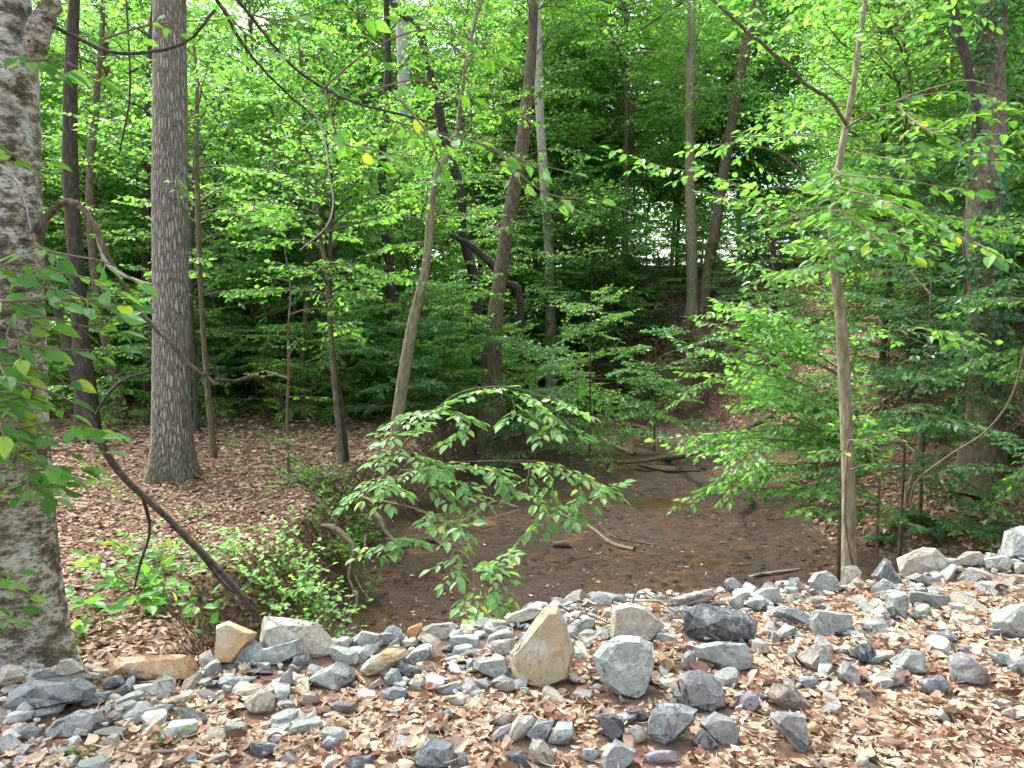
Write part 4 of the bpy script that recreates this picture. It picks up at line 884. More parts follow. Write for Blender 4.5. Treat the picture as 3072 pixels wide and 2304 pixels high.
foliage(S1, [
    ([(400, 448, D_), (425, 422, D_), (462, 395, D_), (500, 388, D_)], dict(SL, tw_len=.2, droop=.2)), ([(436, 412, D_), (455, 412, 6.9), (470, 425, 6.8), (450, 438, 6.8)], SL),
    ([(415, 432, D_), (400, 432, 6.9), (385, 440, 6.8)], SL), ([(436, 410, D_), (420, 412, 6.9), (400, 420, 6.8)], SL), ([(405, 445, D_), (385, 455, 6.9), (372, 462, 6.8)], SL), ([(405, 450, D_), (425, 458, 6.9), (435, 468, 6.8)], SL),
    ([(507, 388, D_), (530, 398, D_), (545, 410, D_)], SL), ([(512, 398, D_), (515, 412, 6.9), (508, 420, 6.8)], SL), ([(545, 396, D_), (562, 402, D_), (582, 412, D_)], SL), ([(560, 412, D_), (552, 425, 6.9), (545, 434, 6.8)], SL), ([(565, 420, D_), (575, 430, 6.9)], SL),
    ([(400, 470, 7.3), (430, 470, D_), (470, 466, D_), (500, 476, D_)], SL), ([(390, 472, 7.3), (375, 482, D_), (360, 492, 6.9), (350, 500, 6.9)], SL), ([(380, 478, 7.2), (395, 490, D_), (385, 502, 6.9)], SL),
    ([(440, 475, D_), (462, 485, 6.9), (478, 498, 6.8)], SL), ([(420, 472, D_), (440, 488, 6.9), (450, 500, 6.8)], SL), ([(480, 466, D_), (500, 472, 6.9), (505, 485, 6.8)], SL),
    ([(510, 462, D_), (540, 464, D_), (575, 472, D_), (604, 486, D_)], SL), ([(548, 466, D_), (548, 490, D_), (545, 512, 6.9), (530, 530, 6.8)], dict(SL, droop=.7)), ([(530, 465, D_), (525, 490, 6.9), (516, 495, 6.8)], SL),
    ([(575, 475, D_), (580, 495, D_), (575, 508, 6.9)], dict(SL, droop=.6)), ([(548, 500, D_), (560, 506, 6.9), (575, 515, 6.9)], SL), ([(590, 480, D_), (600, 488, 6.9), (612, 486, 6.9)], SL),
    ([(415, 510, 6.9), (440, 518, 6.7), (455, 530, 6.5), (458, 548, 6.4)], SL), ([(452, 527, 6.4), (462, 525, 6.3), (466, 535, 6.3)], SL), ([(456, 548, 6.3), (450, 562, 6.2), (455, 575, 6.1)], SL),
    ([(474, 574, 6.1), (490, 565, 6.0), (500, 558, 5.9)], SL), ([(474, 574, 6.1), (495, 570, 6.0), (508, 590, 5.9)], SL), ([(474, 578, 6.1), (475, 592, 6.0), (468, 600, 5.9)], SL), ([(485, 590, 6), (488, 600, 5.9), (505, 606, 5.9)], SL), ([(486, 612, 5.9), (490, 622, 5.8), (500, 628, 5.8)], SL), ([(462, 600, 5.9), (465, 608, 5.8)], SL),
    ([(395, 540, 7), (385, 545, 6.9), (370, 552, 6.8)], SL), ([(385, 538, 7), (400, 540, 6.9), (412, 542, 6.8)], SL), ([(480, 500, 6.9), (470, 510, 6.9)], SL)], LEAF_SPRAY, stem=.003)
# layered saplings of the right bank
def layered(name, label, px, py, D, h, crown, leafm=LEAF_MID, tmpl=LO, lean=(0, 0), mat=BK_BROWN, r=.03, cat='sapling', group=None):
    b = W(px, py, D); z = Hs(b[0], b[1]); b = np.array([b[0], b[1], z]); root = empty(name, b); tag(root, label, cat, group)
    P = crom(np.array([[0, 0, -.1], [lean[0] * .3, lean[1] * .3, h * .4], [lean[0], lean[1], h]]), 6)
    acc = Acc(); tb = make_crown(acc, P, None, **crown); link('crown', acc.crown('crown', [leafm, TWIG], tmpl), root)
    link('trunk', mesh_np('trunk', [(*tube(P, np.linspace(r, r * .3, len(P)), 7, .03), 0)] + [(a, c, 0) for a, c in tb], [mat], True), root); return root
LY = lambda **k: dict(dict(z0=.4, spread=2.0, nl=14, leaf=.088, gap=.042, tw_len=.36, tw_gap=.075, el=(0, 25), sag=.55, sub=3, shape='flat', lrad=.012), **k)
layered('hornbeam_sapling', 'wide layered sapling reaching left over the muddy creek from the right bank', 842, 470, 9.0, 3.0, LY(spread=2.1, nl=13, az_range=(2.5, 3.9), z0=1.45, sag=.35), LEAF_MID, HI)
layered('hornbeam_sapling', 'low leafy sapling just right of the slim trunk base, reaching toward the mud', 880, 470, 8.2, 2.0, LY(spread=1.5, nl=7, z0=1.35, az_range=(2.2, 4.4), sag=.3), LEAF_MID, HI)
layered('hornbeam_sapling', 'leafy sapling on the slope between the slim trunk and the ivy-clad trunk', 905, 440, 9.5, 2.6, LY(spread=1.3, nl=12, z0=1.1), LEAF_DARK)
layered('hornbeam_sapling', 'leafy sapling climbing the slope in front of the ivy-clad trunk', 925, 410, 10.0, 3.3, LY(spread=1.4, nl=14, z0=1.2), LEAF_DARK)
layered('hornbeam_sapling', 'dense sapling at the right picture edge beside the ivy-clad trunk', 1085, 400, 8.5, 3.6, LY(spread=1.5, nl=16, z0=1.2), LEAF_MID)
layered('hornbeam_sapling', 'low sapling on the far bank, its branches reaching left toward the long log', 820, 385, 13.5, 1.7, LY(spread=1.7, nl=8, az_range=(2.4, 4.0), z0=.6, sag=.35), LEAF_MID)
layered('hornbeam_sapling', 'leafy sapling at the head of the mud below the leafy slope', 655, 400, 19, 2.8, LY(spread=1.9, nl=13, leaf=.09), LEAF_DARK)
layered('hornbeam_sapling', 'broad rounded sapling right of the leaning centre tree', 590, 415, 18, 3.9, LY(spread=2.2, nl=22, leaf=.09, shape='round'), LEAF_MID)
layered('hornbeam_sapling', 'dark leafy sapling at the foot of the leaning centre tree', 535, 420, 16, 2.6, LY(spread=1.5, nl=14, leaf=.085), LEAF_DARK)
layered('hornbeam_sapling', 'bushy sapling between the curving tree and the leaning centre tree', 452, 410, 17, 3.0, LY(spread=1.6, nl=15, leaf=.085), LEAF_MID)
layered('hornbeam_sapling', 'sapling with open tiers behind the leaning pair of stems', 360, 400, 18, 2.6, LY(spread=1.7, nl=12, leaf=.085), LEAF_MID)
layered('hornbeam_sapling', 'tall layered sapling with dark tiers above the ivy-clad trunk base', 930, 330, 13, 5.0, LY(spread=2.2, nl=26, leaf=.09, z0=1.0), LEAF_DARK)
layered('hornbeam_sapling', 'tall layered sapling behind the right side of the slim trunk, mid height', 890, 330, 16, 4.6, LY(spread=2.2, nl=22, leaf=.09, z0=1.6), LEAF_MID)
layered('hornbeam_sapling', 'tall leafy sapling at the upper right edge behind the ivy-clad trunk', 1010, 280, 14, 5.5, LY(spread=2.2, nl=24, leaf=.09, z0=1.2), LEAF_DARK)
# overhead limbs with large leaves, growing from the mottled tree above the frame
child_branch(T1, [(-4, -230, 3.95, 22), (90, -170, 4.3, 16), (175, -70, 4.7, 9), (218, 2, 5.0, 4), (253, 58, 5.2, 3.2), (289, 95, 5.4, 2.4), (320, 120, 5.5, 1.2)], BK_DARK)
child_branch(T1, [(175, -70, 4.7, 8), (247, 12, 5.0, 3.6), (286, 60, 5.1, 3), (323, 88, 5.2, 2.6), (360, 104, 5.2, 2.2), (430, 122, 5.2, 2), (480, 135, 5.2, 1.2)], BK_DARK)
BL = dict(leaf=.115, gap=.09, tw_len=.25, tw_gap=.12, droop=.4, tilt=.6)
foliage(T1, [([(360, 95, 5.2), (390, 85, 5.1), (420, 80, 5.1), (455, 92, 5.1)], BL), ([(380, 118, 5.2), (420, 128, 5.2), (470, 140, 5.1)], BL), ([(325, 90, 5.2), (340, 140, 5.2), (375, 150, 5.1), (420, 160, 5.1)], dict(BL, skip=.3)),
    ([(400, 100, 5.1), (425, 130, 5), (440, 165, 5)], BL), ([(218, 2, 5), (253, 40, 5.1), (300, 60, 5.2)], dict(BL, skip=.5)), ([(250, 14, 5), (280, 20, 5), (330, 10, 5), (400, 20, 5)], dict(BL, skip=.3)), ([(323, 88, 5.2), (370, 50, 5.1), (420, 30, 5), (460, 35, 5), (510, 60, 5)], dict(BL, skip=.3)),
    ([(470, 140, 5.1), (520, 160, 5), (560, 170, 4.9)], dict(BL, skip=.3)), ([(480, 135, 5.2), (540, 190, 5), (590, 200, 4.9), (640, 215, 4.9)], dict(BL, skip=.45, leaf=.09))], LEAF_NEAR)
#@@FOREST
def proto(H_, crown, leafm, mat, r=.05, bend=.25):
    P = crom(np.array([[0, 0, -.15], [rng.normal(0, bend * .4), rng.normal(0, bend * .4), H_ * .35], [rng.normal(0, bend), rng.normal(0, bend), H_ * .7], [rng.normal(0, bend * 1.3), rng.normal(0, bend * 1.3), H_]]), 6)
    acc = Acc(); tb = make_crown(acc, P, None, **crown)
    for q in range(9):
        z = rng.uniform(.5, H_ * .6); B = limb_path([np.interp(z, P[:, 2], P[:, 0]), np.interp(z, P[:, 2], P[:, 1]), z], rng.uniform(0, 6.28), R(rng.uniform(5, 60)), rng.uniform(.4, 1.6) * H_ / 7, rng.uniform(-.3, .9), .3, 7); tb.append(tube(B, np.linspace(r * .25, r * .05, len(B)), 4))
    return mesh_np('trunk', [(*tube(P, np.linspace(r, r * .25, len(P)), 8, .04), 0)] + [(a, c, 0) for a, c in tb], [mat], True), acc.crown('crown', [leafm, TWIG])
PU = [proto(7.5, U(z0=[1.7, 2.2, 1.5, 2.4][k], spread=[2.9, 2.5, 3.0, 2.6][k], nl=[40, 34, 36, 30][k], sub=[4, 5, 3, 5][k], tw_len=[.55, .45, .6, .5][k], tw_gap=[.115, .12, .13, .15][k], leaf=[.095, .115, .085, .14][k], gap=[.05, .06, .045, .075][k], el=[(5, 40), (20, 65), (0, 30), (25, 70)][k], sag=[.55, .8, .4, .9][k]), [LEAF_BRIGHT, LEAF_MID, LEAF_BRIGHT, LEAF_MID][k], [BK_BROWN, BK_DARK][k % 2], .055) for k in range(4)]
PM = [proto(14, U(z0=4.0, spread=4.2, nl=64, leaf=.16, gap=.09, tw_len=.8, tw_gap=.18, sub=4, lrad=.04), LEAF_BRIGHT, [BK_DARK, BK_BROWN, BK_GREY][k], .13) for k in range(3)]
PS = [proto(2.2, LY(spread=1.3, nl=16, z0=.2, leaf=.09, sub=3), [LEAF_MID, LEAF_DARK, LEAF_BRIGHT][k], BK_BROWN, .018, .1) for k in range(3)]
KEY = [(171, 11), (22, 4)]
def place(kind, x, y, s=1.0):
    lst = {'U': PU, 'M': PM, 'S': PS}[kind]; tr, cr = lst[rng.integers(len(lst))]
    z = Hs(x, y); nm = {'U': 'understory_tree', 'M': 'forest_tree', 'S': 'understory_shrub'}[kind]
    root = empty(nm, (x, y, z)); root.rotation_euler = (0, 0, rng.uniform(0, 6.28)); k = s * rng.uniform(.85, 1.15); root.scale = (k, k, k * rng.uniform(.9, 1.15))
    link('trunk', tr, root); link('crown', cr, root); px, py, D = proj((x, y, z))
    tag(root, None, {'U': 'tree', 'M': 'tree', 'S': 'shrub'}[kind], {'U': 'small understory trees of the wood', 'M': 'tall background trees of the wood', 'S': 'leafy shrubs of the undergrowth'}[kind])
    ad = 'bright green' if cr.materials[0] == LEAF_BRIGHT else 'dark green' if cr.materials[0] == LEAF_DARK else 'mid green'  # tone word follows the leaf material
    BOOK.append([root, {'U': 'slender ', 'M': 'tall ', 'S': 'low '}[kind] + ad, {'U': 'understory tree', 'M': 'background tree', 'S': 'shrub'}[kind], px, py - (60 if kind == 'U' else 150 if kind == 'M' else 10)])
def ok_place(x, y, mind, pts):
    return all(math.hypot(x - a, y - b) > mind for a, b in pts) and not in_poly(np.array([x]), np.array([y]))[0]
for x_, y_ in [(3, 33), (15, 35), (1, 34), (7, 40), (10, 41), (13, 40)]: place('U', x_, y_, 1.0)
for x_, y_ in [(6.5, 30.5), (8, 31), (5, 31.5), (9.5, 30), (7.5, 33), (11, 31), (3.5, 32), (12.5, 30), (4.4, 28.5), (3.2, 29.5), (2.2, 28.5), (9, 27), (10.5, 25), (12, 22)]: place('S', x_, y_, 1.0)
for x_, y_, s_k in [(-7.2, 18, 1.3), (-5.2, 20, 1.4), (-3.6, 19, 1.2), (-2.4, 22, 1.4), (-6, 23, 1.5), (-8.5, 21, 1.4), (-4.2, 24, 1.5), (-1.2, 28, 1.6), (.8, 30.5, 1.6), (-9.5, 25, 1.6), (-11, 20, 1.4), (-3, 27.5, 1.6), (-7.5, 27, 1.6), (-12, 24, 1.5), (1.8, 22.6, .8),
                     (8.2, 13.5, 1.1), (7.2, 14.5, 1.0), (9, 16, 1.1), (5.6, 8.2, .6), (7.8, 17.5, 1.1), (5.9, 15.2, .7), (8.6, 10.6, 1.0), (6.0, 7.4, .7), (9.5, 13, 1.2)]: place('S', x_, y_, s_k)
for x_, y_ in [(-6.5, 19.5), (-4.5, 21.5), (-8.3, 23), (-2.8, 24.5), (-10.5, 22)]: place('U', x_, y_, .75)
for x_, y_, s_k in [(4.6, 24.8, .6), (5.6, 25.6, .5), (3.6, 26.2, .7), (6.3, 24.2, .5), (7.2, 25.2, .7), (6.9, 22.4, .5), (7.9, 23.2, .7), (5.0, 27.2, .8), (7.6, 27.5, .9), (6.3, 20.2, .4), (7.4, 20.6, .6), (8.6, 25.8, .9), (4.4, 29.6, .9), (6.0, 28.8, .7)]: place('S', x_, y_, s_k)
pts_ = []; n_u = 0; t_ = 0
while n_u < 108 and t_ < 4000:
    t_ += 1; y = rng.uniform(14, 36); x = rng.uniform(-.8, .85) * y
    px, py, D = proj((x, y, 0))
    if not (-60 < px < 1080) or not ok_place(x, y, 1.5, pts_): continue
    if px < 440 and y < 17.5: continue
    if 340 < px < 640 and y < 20.5: continue
    if 615 < px < 800 and y < 30: continue
    if 640 < px < 850 and y < 37: continue
    if 455 < px < 530 and y < 22: continue
    if px > 640 and y < 30 and rng.random() < .5: continue
    pts_.append((x, y)); place('U', x, y, rng.uniform(.8, 1.15)); n_u += 1
for x_, y_ in [(5.2, 36), (3.2, 40), (8.4, 41), (11.8, 40), (10, 44), (13.5, 43), (-13, 33)]: place('M', x_, y_, 1.0)
pm_ = []; n_m = 0; t_ = 0
while n_m < 36 and t_ < 4000:
    t_ += 1; y = rng.uniform(24, 46); x = rng.uniform(-.75, .8) * y
    if not ok_place(x, y, 3.0, pm_): continue
    px, py, D = proj((x, y, 0))
    if 650 < px < 820 and y < 38: continue
    if 60 < px < 110: continue
    pm_.append((x, y)); place('M', x, y); n_m += 1
n_s = 0; t_ = 0; ps_ = []
while n_s < 120 and t_ < 12000:
    t_ += 1; y = rng.uniform(9, 34); x = rng.uniform(-.75, .75) * y; b_, i_ = base_h(np.array([x]), np.array([y])); px, py, D = proj((x, y, float(b_[0])))
    if not (-30 < px < 1060) or not ok_place(x, y, .8, ps_): continue
    if px < 470 and y < 15: continue
    if 660 < px < 830 and y < 29: continue
    if px > 700 and y < 24 and rng.random() < .6: continue
    if 460 < px < 520 and y < 18: continue
    if 600 < px < 900 and y < 12: continue
    ps_.append((x, y)); place('S', x, y, rng.uniform(.6, 1.15)); n_s += 1
def woodland():
    n_b = 1200; parts = []; x = rng.uniform(-56, 56, n_b); y = rng.uniform(38, 60, n_b); z = rng.uniform(0, 25, n_b) ; px = 512 + x / y * 768
    py_ = 384 - ((z - 1.6) / y * 768) - 67
    gap = ((np.abs(px - 600) < 22) & (np.abs(py_ - 80) < 25)) | ((np.abs(px - 85) < 38) & (py_ < 45)) | ((np.abs(px - 895) < 20) & (np.abs(py_ - 95) < 16))
    k = ~gap; x, y, z = x[k], y[k], z[k]; m = 260; n = len(x)
    P = np.repeat(np.stack([x, y, z], 1), m, 0) + rng.normal(0, 1, (n * m, 3)) * np.array([1.3, 1.0, .75])
    D = rng.normal(0, 1, P.shape); D[:, 2] *= .4
    return mesh_np('woodland', [(*leaves(LO, P, D, ZV + rng.normal(0, .5, P.shape), rng.uniform(.2, .40, len(P))), 0)], [LEAF_BRIGHT])
tag(link('woodland', woodland()), 'distant mass of bright green foliage closing off the wood', 'woodland', None, 'stuff')
#@@DETAILS
def stick(name, label, pts, mat, cat='stick', sides=7, lump=.08, forks=(), on=True, group=None):
    """pts (px,py,width px) lying on the ground, lifted slightly; or (px,py,width,depth)"""
    Wp = []; rr = []
    for q in pts:
        if len(q) == 3: p, D = hit(q[0], q[1]); p = p + ZV * (q[2] / FPX * D * .45)
        else: D = q[3]; p = W(q[0], q[1], D)
        Wp.append(p); rr.append(q[2] / FPX * D / 2)
    P = crom(np.array(Wp), 6); rad = np.interp(np.linspace(0, 1, len(P)), np.linspace(0, 1, len(rr)), rr); V, F = tube(P, rad, sides, lump)
    parts = [(V - P[0], F, 0)]
    for fk in forks:
        Q = []; rq = []
        for q in fk:
            if len(q) == 3: p, D = hit(q[0], q[1]); p = p + ZV * (q[2] / FPX * D * .5)
            else: D = q[3]; p = W(q[0], q[1], D)
            Q.append(p); rq.append(q[2] / FPX * D / 2)
        Q = crom(np.array(Q), 5); V, F = tube(Q, np.interp(np.linspace(0, 1, len(Q)), np.linspace(0, 1, len(rq)), rq), 5, lump); parts.append((V - P[0], F, 0))
    o = link(name, mesh_np(name, parts, [mat], True), None, P[0]); tag(o, label, cat, group); return o
stick('fallen_log', 'long curved fallen log reaching from the right bank onto the mud', [(600, 462, 2), (635, 464, 4), (665, 461, 6.5), (690, 453, 6.5, 14.6), (730, 436, 6, 14.3), (773, 416, 5, 14)], BK_BROWN, 'log', 9, .1, [[(640, 466, 3), (665, 472, 4), (700, 472, 3)], [(610, 462, 2), (605, 470, 2), (616, 480, 2)]])
stick('fallen_branch', 'short straight grey branch on the mud behind the long log', [(598, 438, 3.5), (615, 448, 5), (634, 456, 4)], BK_TAN, 'branch')
stick('fallen_branch', 'thin branch lying across the orange water beside the long log', [(655, 470, 5), (680, 472, 6), (705, 470, 3)], BK_BROWN, 'branch')
stick('fallen_stick', 'pale forked stick bent like a roof in the middle of the mud', [(455, 527, 2.5), (475, 516, 3.5), (496, 503, 3.5), (518, 509, 2.5)], BK_TAN, forks=[[(480, 522, 2), (500, 517, 2), (520, 511, 2)]])
stick('fallen_stick', 'long thin curved stick on the mud right of the hanging sprays', [(560, 515, 2), (580, 522, 2.5), (594, 531, 3), (612, 545, 4), (634, 551, 4)], BK_TAN)
stick('fallen_stick', 'thin dark stick on the mud above the curved one', [(598, 525, 1.6), (615, 538, 2), (634, 542, 2), (655, 546, 2)], BK_BROWN)
stick('driftwood', 'short stubby dark piece of wood lying in the mud', [(553, 547, 5), (562, 547, 7), (573, 548, 5)], BK_BROWN, 'driftwood', forks=[[(558, 520, 1.2, 8.6), (566, 535, 1.5, 8.5), (572, 546, 1.5, 8.4), (578, 553, 1, 8.3)]])
stick('fallen_stick', 'thin wavy twig low on the mud near the crest stones', [(612, 562, 1.2), (590, 558, 1.5), (575, 560, 1.2)], BK_BROWN)
stick('fallen_branch', 'brown root-like branch curving over the mud by the left bank', [(398, 552, 4), (410, 545, 4.5), (423, 542, 5), (436, 543, 5), (444, 548, 3)], BK_BROWN, 'branch')
stick('fallen_branch', 'brown limb lying on the far mud edge near the bank vegetation', [(585, 415, 3), (610, 425, 3), (640, 428, 3), (670, 440, 2)], BK_BROWN, 'branch')
stick('tree_root', 'gnarled exposed root curving down the cut of the left bank', [(322, 526, 5, 8.9), (334, 528, 7, 8.8), (346, 538, 7.5, 8.7), (354, 548, 5, 8.6), (352, 562, 4, 8.5), (349, 578, 3.5, 8.4), (354, 592, 3, 8.3), (350, 606, 2.5, 8.2), (343, 622, 2, 8.1)], BK_BROWN, 'root', forks=[[(356, 560, 3, 8.4), (364, 550, 3, 8.4), (366, 535, 3, 8.5)], [(354, 575, 3, 8.4), (362, 590, 2, 8.3), (370, 600, 1.5, 8.2)]])
stick('tree_root', 'pale thick root end poking from the left bank above the mud', [(374, 512, 4, 9.1), (381, 520, 5, 8.9), (386, 532, 4, 8.8), (394, 541, 3, 8.7), (396, 552, 2, 8.6)], BK_BROWN, 'root')
stick('tree_root', 'thin hooked root hanging beside the grassy clump', [(350, 600, 3, 8.1), (356, 592, 4, 8.0), (357, 606, 4, 7.9), (350, 618, 4, 7.8), (346, 626, 3, 7.8)], BK_BROWN, 'root')
stick('dead_stem', 'long dark dead stem leaning from the crest stones up towards the mottled tree', [(256, 622, 7, 4.9), (250, 606, 6.5, 4.9), (222, 573, 6, 4.95), (180, 530, 6, 5.0), (150, 502, 6.5, 5.0), (121, 474, 6.5, 5.0), (99, 440, 7, 5.0), (84, 404, 7, 5.0), (70, 360, 7, 5.0), (55, 300, 7, 5.0), (46, 255, 6, 5.0)], BK_DARK, 'dead stem', 10, .08, [[(252, 600, 3, 4.9), (225, 585, 4, 5.0), (200, 555, 3, 5.0), (170, 525, 2, 5.0)], [(143, 497, 4, 5.0), (150, 530, 3, 5.1), (140, 565, 3, 5.1), (134, 590, 2, 5.1)]])
stick('fallen_branch', 'thin grey branch arching above the forest floor right of the oak', [(213, 380, 3.5, 9.5), (235, 381, 4, 10), (255, 377, 5, 10.3), (268, 384, 5, 10.6), (278, 396, 4.5, 11), (286, 408, 4, 13)], BK_DARK, 'branch')
stick('fallen_branch', 'pale weathered limb flat on the leaves left of the oak', [(93, 435, 3), (112, 432, 4), (130, 436, 3)], BK_TAN, 'branch')
stick('fallen_branch', 'thin limb rising over the floor left of the oak', [(95, 415, 2, 12), (110, 392, 3, 12), (128, 378, 3, 12), (150, 372, 3, 12)], BK_DARK, 'branch')
stick('bare_sapling', 'short pale leaning bare stem on the shady bank left of the ivy-clad trunk', [(906, 508, 5, 9.4), (908, 490, 5, 9.4), (916, 465, 5, 9.4), (921, 430, 4, 9.4)], BK_TAN, 'sapling')
stick('vine', 'long thin vine looping down in front of the ivy-clad trunk', [(910, 506, 1.5, 7.5), (918, 480, 1.8, 7.2), (950, 455, 2, 7), (985, 432, 2, 6.8), (1010, 400, 2, 6.6), (1022, 360, 1.8, 6.5), (1030, 320, 2, 6.5)], TWIG, 'vine')
stick('vine', 'thin drooping vine hanging in the clearing right of the oak', [(300, 90, 1.6, 7), (322, 130, 1.8, 7), (330, 180, 1.8, 7), (333, 205, 1.6, 7), (325, 228, 1.4, 7), (300, 250, 1, 7)], BK_GREY, 'vine')
stick('vine', 'dark thin vine dangling between the mottled tree and the oak', [(124, -30, 2, 7), (128, 30, 2, 7), (130, 92, 2, 7), (124, 130, 2, 7), (119, 155, 1.5, 7)], BK_DARK, 'vine')
for lab, pts, fk in [
    ('long pale straight stick lying in the leaves along the bottom left', [(52, 754, 3), (120, 755, 4.5), (170, 753, 4.5), (225, 752, 4), (262, 763, 3)], [[(225, 752, 3), (250, 760, 3), (275, 764, 2)]]),
    ('thin pale twig across the leaves below the orange-brown slab', [(140, 683, 1.6), (180, 679, 2), (205, 668, 2), (250, 676, 1.6)], []),
    ('long thin twig slanting over the litter in the lower left', [(225, 765, 1.4), (290, 745, 1.8), (345, 700, 1.8), (365, 672, 1.2)], []),
    ('grey-white stick lying along the crest stones right of centre', [(625, 602, 2.5), (690, 600, 3.5), (720, 590, 4), (755, 577, 3.5), (800, 570, 2)], [[(668, 612, 2), (690, 606, 3), (712, 602, 2)], [(720, 590, 2), (708, 580, 1.5, 4.9), (706, 572, 1, 4.9)]]),
    ('pale twig running over the large blue-grey rocks bottom centre', [(645, 699, 2), (668, 712, 3), (700, 717, 3), (730, 720, 2)], [[(698, 718, 2), (692, 730, 1.5), (665, 770, 1)]]),
    ('upright dry twig poking up from the crest against the mud', [(632, 606, 1.8, 4.1), (636, 590, 1.8, 4.1), (643, 576, 1.8, 4.1), (642, 566, 1.2, 4.1)], []),
    ('dry twig bowing between the ochre boulder and the tan block', [(566, 625, 1.6, 3.95), (578, 617, 1.8, 3.95), (583, 613, 1.8, 3.95), (600, 620, 1.6, 3.95), (612, 625, 1, 3.95)], [[(583, 613, 1.2, 3.95), (576, 605, .8, 3.95)]]),
    ('thin twig among leaves in the right foreground', [(880, 690, 1.6), (905, 715, 2), (918, 742, 1.6)], []),
    ('fine twig arching through the litter above the striped dark rock', [(830, 618, 1.4), (872, 640, 2), (900, 665, 1.8), (912, 690, 1.2)], []),
    ('slender dry twig lying below the dark slate block', [(642, 590, 1.4, 4.2), (690, 622, 1.8, 3.9), (720, 640, 1.6, 3.8)], [])]:
    stick('twig', lab, pts, BK_GREY if 'pale' in lab or 'grey' in lab else TWIG, 'twig', 6, .05, fk, group='dry sticks on the stones')
def clods():
    bm = bmesh.new(); bmesh.ops.create_icosphere(bm, subdivisions=1, radius=1); co = np.array([v.co[:] for v in bm.verts]); f = np.array([[v.index for v in q.verts] for q in bm.faces]); bm.free()
    n = 9000; x = rng.uniform(-2.2, 5.5, n); y = 5 + 19 * rng.random(n) ** 1.4; k = (base_h(x, y)[0] < -1.55) & (vnoise(x, y, 4) > -.2); x, y = x[k], y[k]; z = H(x, y); n = len(x)
    sc = rng.uniform(.012, .04, (n, 1, 1)) * np.stack([rng.uniform(.7, 1.8, n), rng.uniform(.7, 1.5, n), rng.uniform(.25, .6, n)], 1)[:, None]
    V = (co[None] + rng.normal(0, .18, (n, len(co), 3))) * sc + np.stack([x, y, z], 1)[:, None]
    F = f[None] + (np.arange(n) * len(co))[:, None, None]
    return mesh_np('mud_clods', [(V.reshape(-1, 3), F.reshape(-1, 3), 0)], [MUD])
tag(link('mud_clods', clods()), 'small lumps and clods of dark mud all over the creek bed', 'mud', None, 'stuff')
FT = (np.array([[0, 0, 0], [.35, .11, .02], [1, 0, -.05], [.35, -.11, .02]]), LO[1])
# ferns at the foot of the right bank
def fern(px, py, D, n, L, label):
    b, D = hit(px, py); root = empty('fern', b); tag(root, label, 'fern', 'ferns under the right bank')
    acc = Acc()
    for k in range(n):
        a = k * 2.4 + rng.normal(0, .2); P = limb_path([0, 0, 0], a, R(rng.uniform(48, 70)), L * rng.uniform(.75, 1.1), 1.5, .05, 9); P2, t = resample(P, .018); T = nrm(np.gradient(P2, axis=0)); side = nrm(np.cross(ZV, T))
        m = t > .12; wv = (np.sin(np.pi * np.clip(t, 0, 1) ** .7) * .085 + .012)[m]
        for s in (1, -1):
            acc.leaf(P2[m], side[m] * s + T[m] * .35 - ZV * .1, ZV + T[m] * .5 + rng.normal(0, .08, (m.sum(), 3)), wv * 1.15)
        acc.tubes.append(tube(P, np.linspace(.004, .001, len(P)), 4))
    link('fronds', acc.crown('fronds', [FERN, TWIG], FT), root)
fern(935, 535, 6.6, 16, .62, 'biggest fern clump, in the shade right of the slim trunk')
fern(905, 520, 7.4, 13, .55, 'fern clump furthest up the bank, left of the others')
fern(980, 528, 6.8, 13, .5, 'fern clump nearest the right edge behind the crest')
fern(885, 545, 6.6, 10, .42, 'smallest fern clump beside the base of the slim trunk')
# herbs and seedlings of the forest floor
def herb(name, label, px, py, nst, h, leaf, tw, leafm=LEAF_NEAR, tmpl=HI, group=None, spread=.5, gap=None, D=None):
    if D: b = W(px, py, D); b = np.array([b[0], b[1], Hs(b[0], b[1])])
    else: b, _ = hit(px, py)
    root = empty(name, b); tag(root, label, 'plant', group); acc = Acc()
    for k in range(nst):
        a = rng.uniform(0, 6.283); d = rng.uniform(0, spread) ** 1.0; p0 = np.array([math.cos(a) * d, math.sin(a) * d * .7, 0]); p0[2] = Hs(b[0] + p0[0], b[1] + p0[1]) - b[2]
        P = limb_path(p0, a + rng.normal(0, .6), R(rng.uniform(45, 85)), h * rng.uniform(.6, 1.2), rng.uniform(.3, 1.1), .15, 5)
        acc.tubes.append(tube(P, np.linspace(.004, .002, len(P)), 4)); spray(acc, P, tw, leaf * .9, leaf, gap or leaf * .6, start=.25, tilt=.5, rad=.002)
    link('foliage', acc.crown('foliage', [leafm, TWIG], tmpl), root)
GH = 'herbs growing behind the crest stones'
herb('bushy_plant', 'dense fine-leaved bright bush on the bank edge beside the big tan boulder', 290, 603, 75, .5, .065, .09, LEAF_SPRAY, spread=.42, tmpl=LO, group=GH)
herb('bushy_plant', 'trailing leafy plant spilling over the cut left bank by the roots', 338, 560, 34, .4, .06, .1, spread=.35, tmpl=LO, group=GH)
herb('bushy_plant', 'leafy clump on the lip of the left bank above the gnarled root', 325, 500, 40, .5, .06, .12, spread=.5, tmpl=LO, group=GH)
herb('bushy_plant', 'low leafy clump hanging on the bank between root and mud', 352, 530, 26, .4, .06, .1, spread=.3, tmpl=LO, group=GH)
herb('broadleaf_plant', 'broad-leaved plant close behind the stones right of the mottled tree', 100, 625, 10, .35, .13, .08, spread=.25, group=GH)
herb('broadleaf_plant', 'tall broad-leaved plant beneath the leaning dead stem', 140, 600, 12, .42, .12, .1, spread=.3, group=GH)
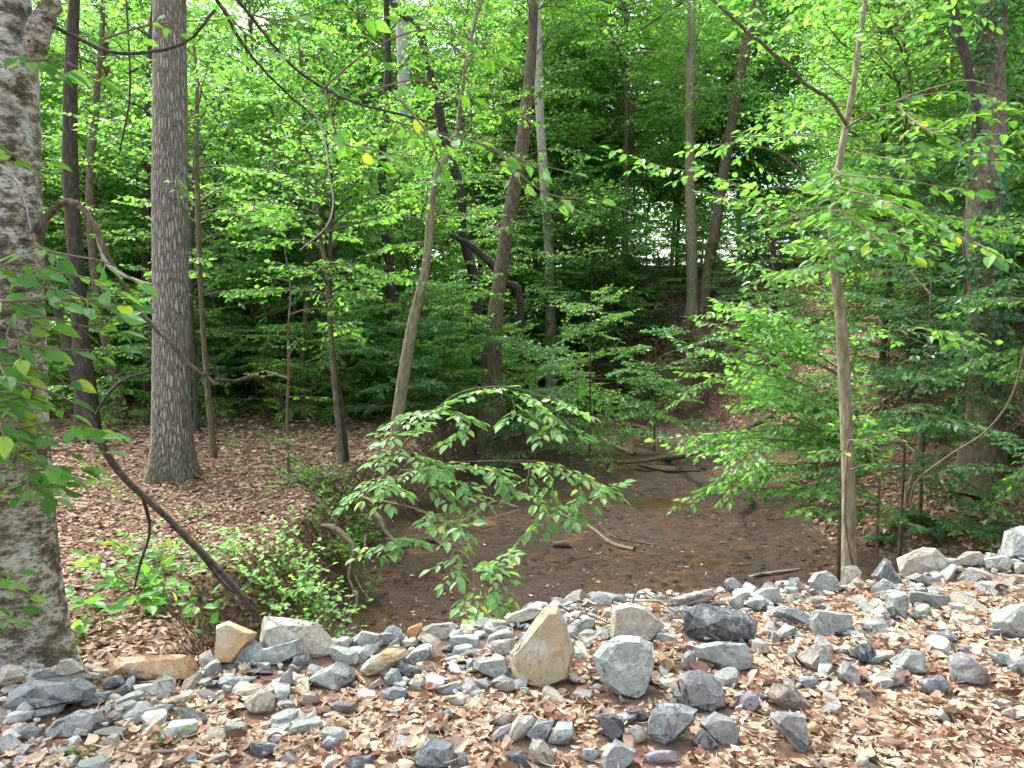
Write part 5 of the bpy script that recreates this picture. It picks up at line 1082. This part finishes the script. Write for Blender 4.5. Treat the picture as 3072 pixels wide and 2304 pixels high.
herb('broadleaf_plant', 'broad-leaved seedling in front of the litter, left of the big tan boulder', 182, 628, 10, .3, .10, .08, spread=.2, group=GH)
herb('broadleaf_plant', 'dark leafy tuft under the middle of the leaning dead stem', 165, 585, 14, .4, .08, .1, spread=.3, group=GH, leafm=LEAF_DARK)
herb('broadleaf_plant', 'single spray of green leaves hung on the leaning dead stem', 142, 560, 8, .4, .08, .08, spread=.1, group=GH)
for k, (a, b_) in enumerate([(165, 545), (172, 560), (120, 503), (112, 492), (246, 537), (330, 545), (268, 462), (230, 470), (300, 462), (210, 560), (262, 500), (306, 482), (245, 575), (90, 470), (225, 448), (315, 440), (135, 418), (280, 430), (350, 430), (440, 425), (395, 470), (198, 520), (152, 610), (215, 618), (118, 560)]):
    herb('seedling', None, a, b_, 5, .16 + .05 * rng.random(), .055, .05, group='green seedlings on the leaf litter', spread=.1, tmpl=LO if b_ < 500 else HI)
    ob = [o for o in COL.objects if o.name.startswith('seedling')][-1]; BOOK.append([ob, 'small green', 'seedling', a, b_])
herb('sprout', 'bright lime sprout by the long pale stick at the bottom left', 168, 748, 4, .07, .03, .02, LEAF_BRIGHT, spread=.02)
herb('sprout', 'tiny two-leaved sprout left of the lime sprout near the pale stick', 85, 757, 3, .05, .03, .02, LEAF_BRIGHT, spread=.02)
#@@LABELS
LAND.update({'mottled tree': np.array([30, 520]), 'furrowed oak': np.array([171, 300]), 'curving olive tree': np.array([410, 330]), 'leaning centre tree': np.array([500, 300]), 'far pair of trunks': np.array([698, 260]),
             'slim right trunk': np.array([845, 420]), 'ivy-clad trunk': np.array([984, 300]), 'leaning dead stem': np.array([190, 540]), 'long fallen log': np.array([690, 450]), 'fern clumps': np.array([930, 530])})
ROCKL = [k for k in LAND if 'boulder' in k or 'slab' in k or 'block' in k]
for k, v in {'the striped dark stone': (928, 660), 'the light tall stone bottom right': (840, 725), 'the rounded blue-grey boulder bottom centre': (430, 755), 'the flat green-grey stone left of centre': (330, 670), 'the big pale stone at the right crest': (1010, 545)}.items(): LAND[k[4:]] = np.array(v); ROCKL.append(k[4:])
TREEL = ['mottled tree', 'furrowed oak', 'curving olive tree', 'leaning centre tree', 'far pair of trunks', 'slim right trunk', 'ivy-clad trunk', 'leaning dead stem', 'long fallen log', 'fern clumps']
ORD = ['', 'second ', 'third ', 'fourth ', 'fifth ', 'sixth ', 'seventh ', 'eighth ', 'ninth ', 'tenth ', 'eleventh ', 'twelfth ', 'thirteenth ', 'fourteenth ', 'fifteenth ', 'sixteenth ']
grp = {}
for o, adj, noun, px, py in BOOK:
    ks = ROCKL if noun in ('rock', 'stone') else TREEL
    k = min(ks, key=lambda q: math.hypot(px - LAND[q][0], (py - LAND[q][1]) * 1.2)); dx, dy = px - LAND[k][0], py - LAND[k][1]
    side = ('right of' if dx > 0 else 'left of') if abs(dx) > abs(dy) else (('below' if noun in ('rock', 'stone', 'seedling') else 'low beside') if dy > 0 else ('above' if noun in ('rock', 'stone') else 'behind'))
    grp.setdefault((adj, noun, side, k), []).append((math.hypot(dx, dy), o))
for (adj, noun, side, k), L in grp.items():
    L.sort(key=lambda q: q[0])
    for i_, (d, o) in enumerate(L):
        o['label'] = (f'{adj} {noun} {side} the {k}' if len(L) == 1 else f'{ORD[min(i_, 15)]}nearest {adj} {noun} {side} the {k}')
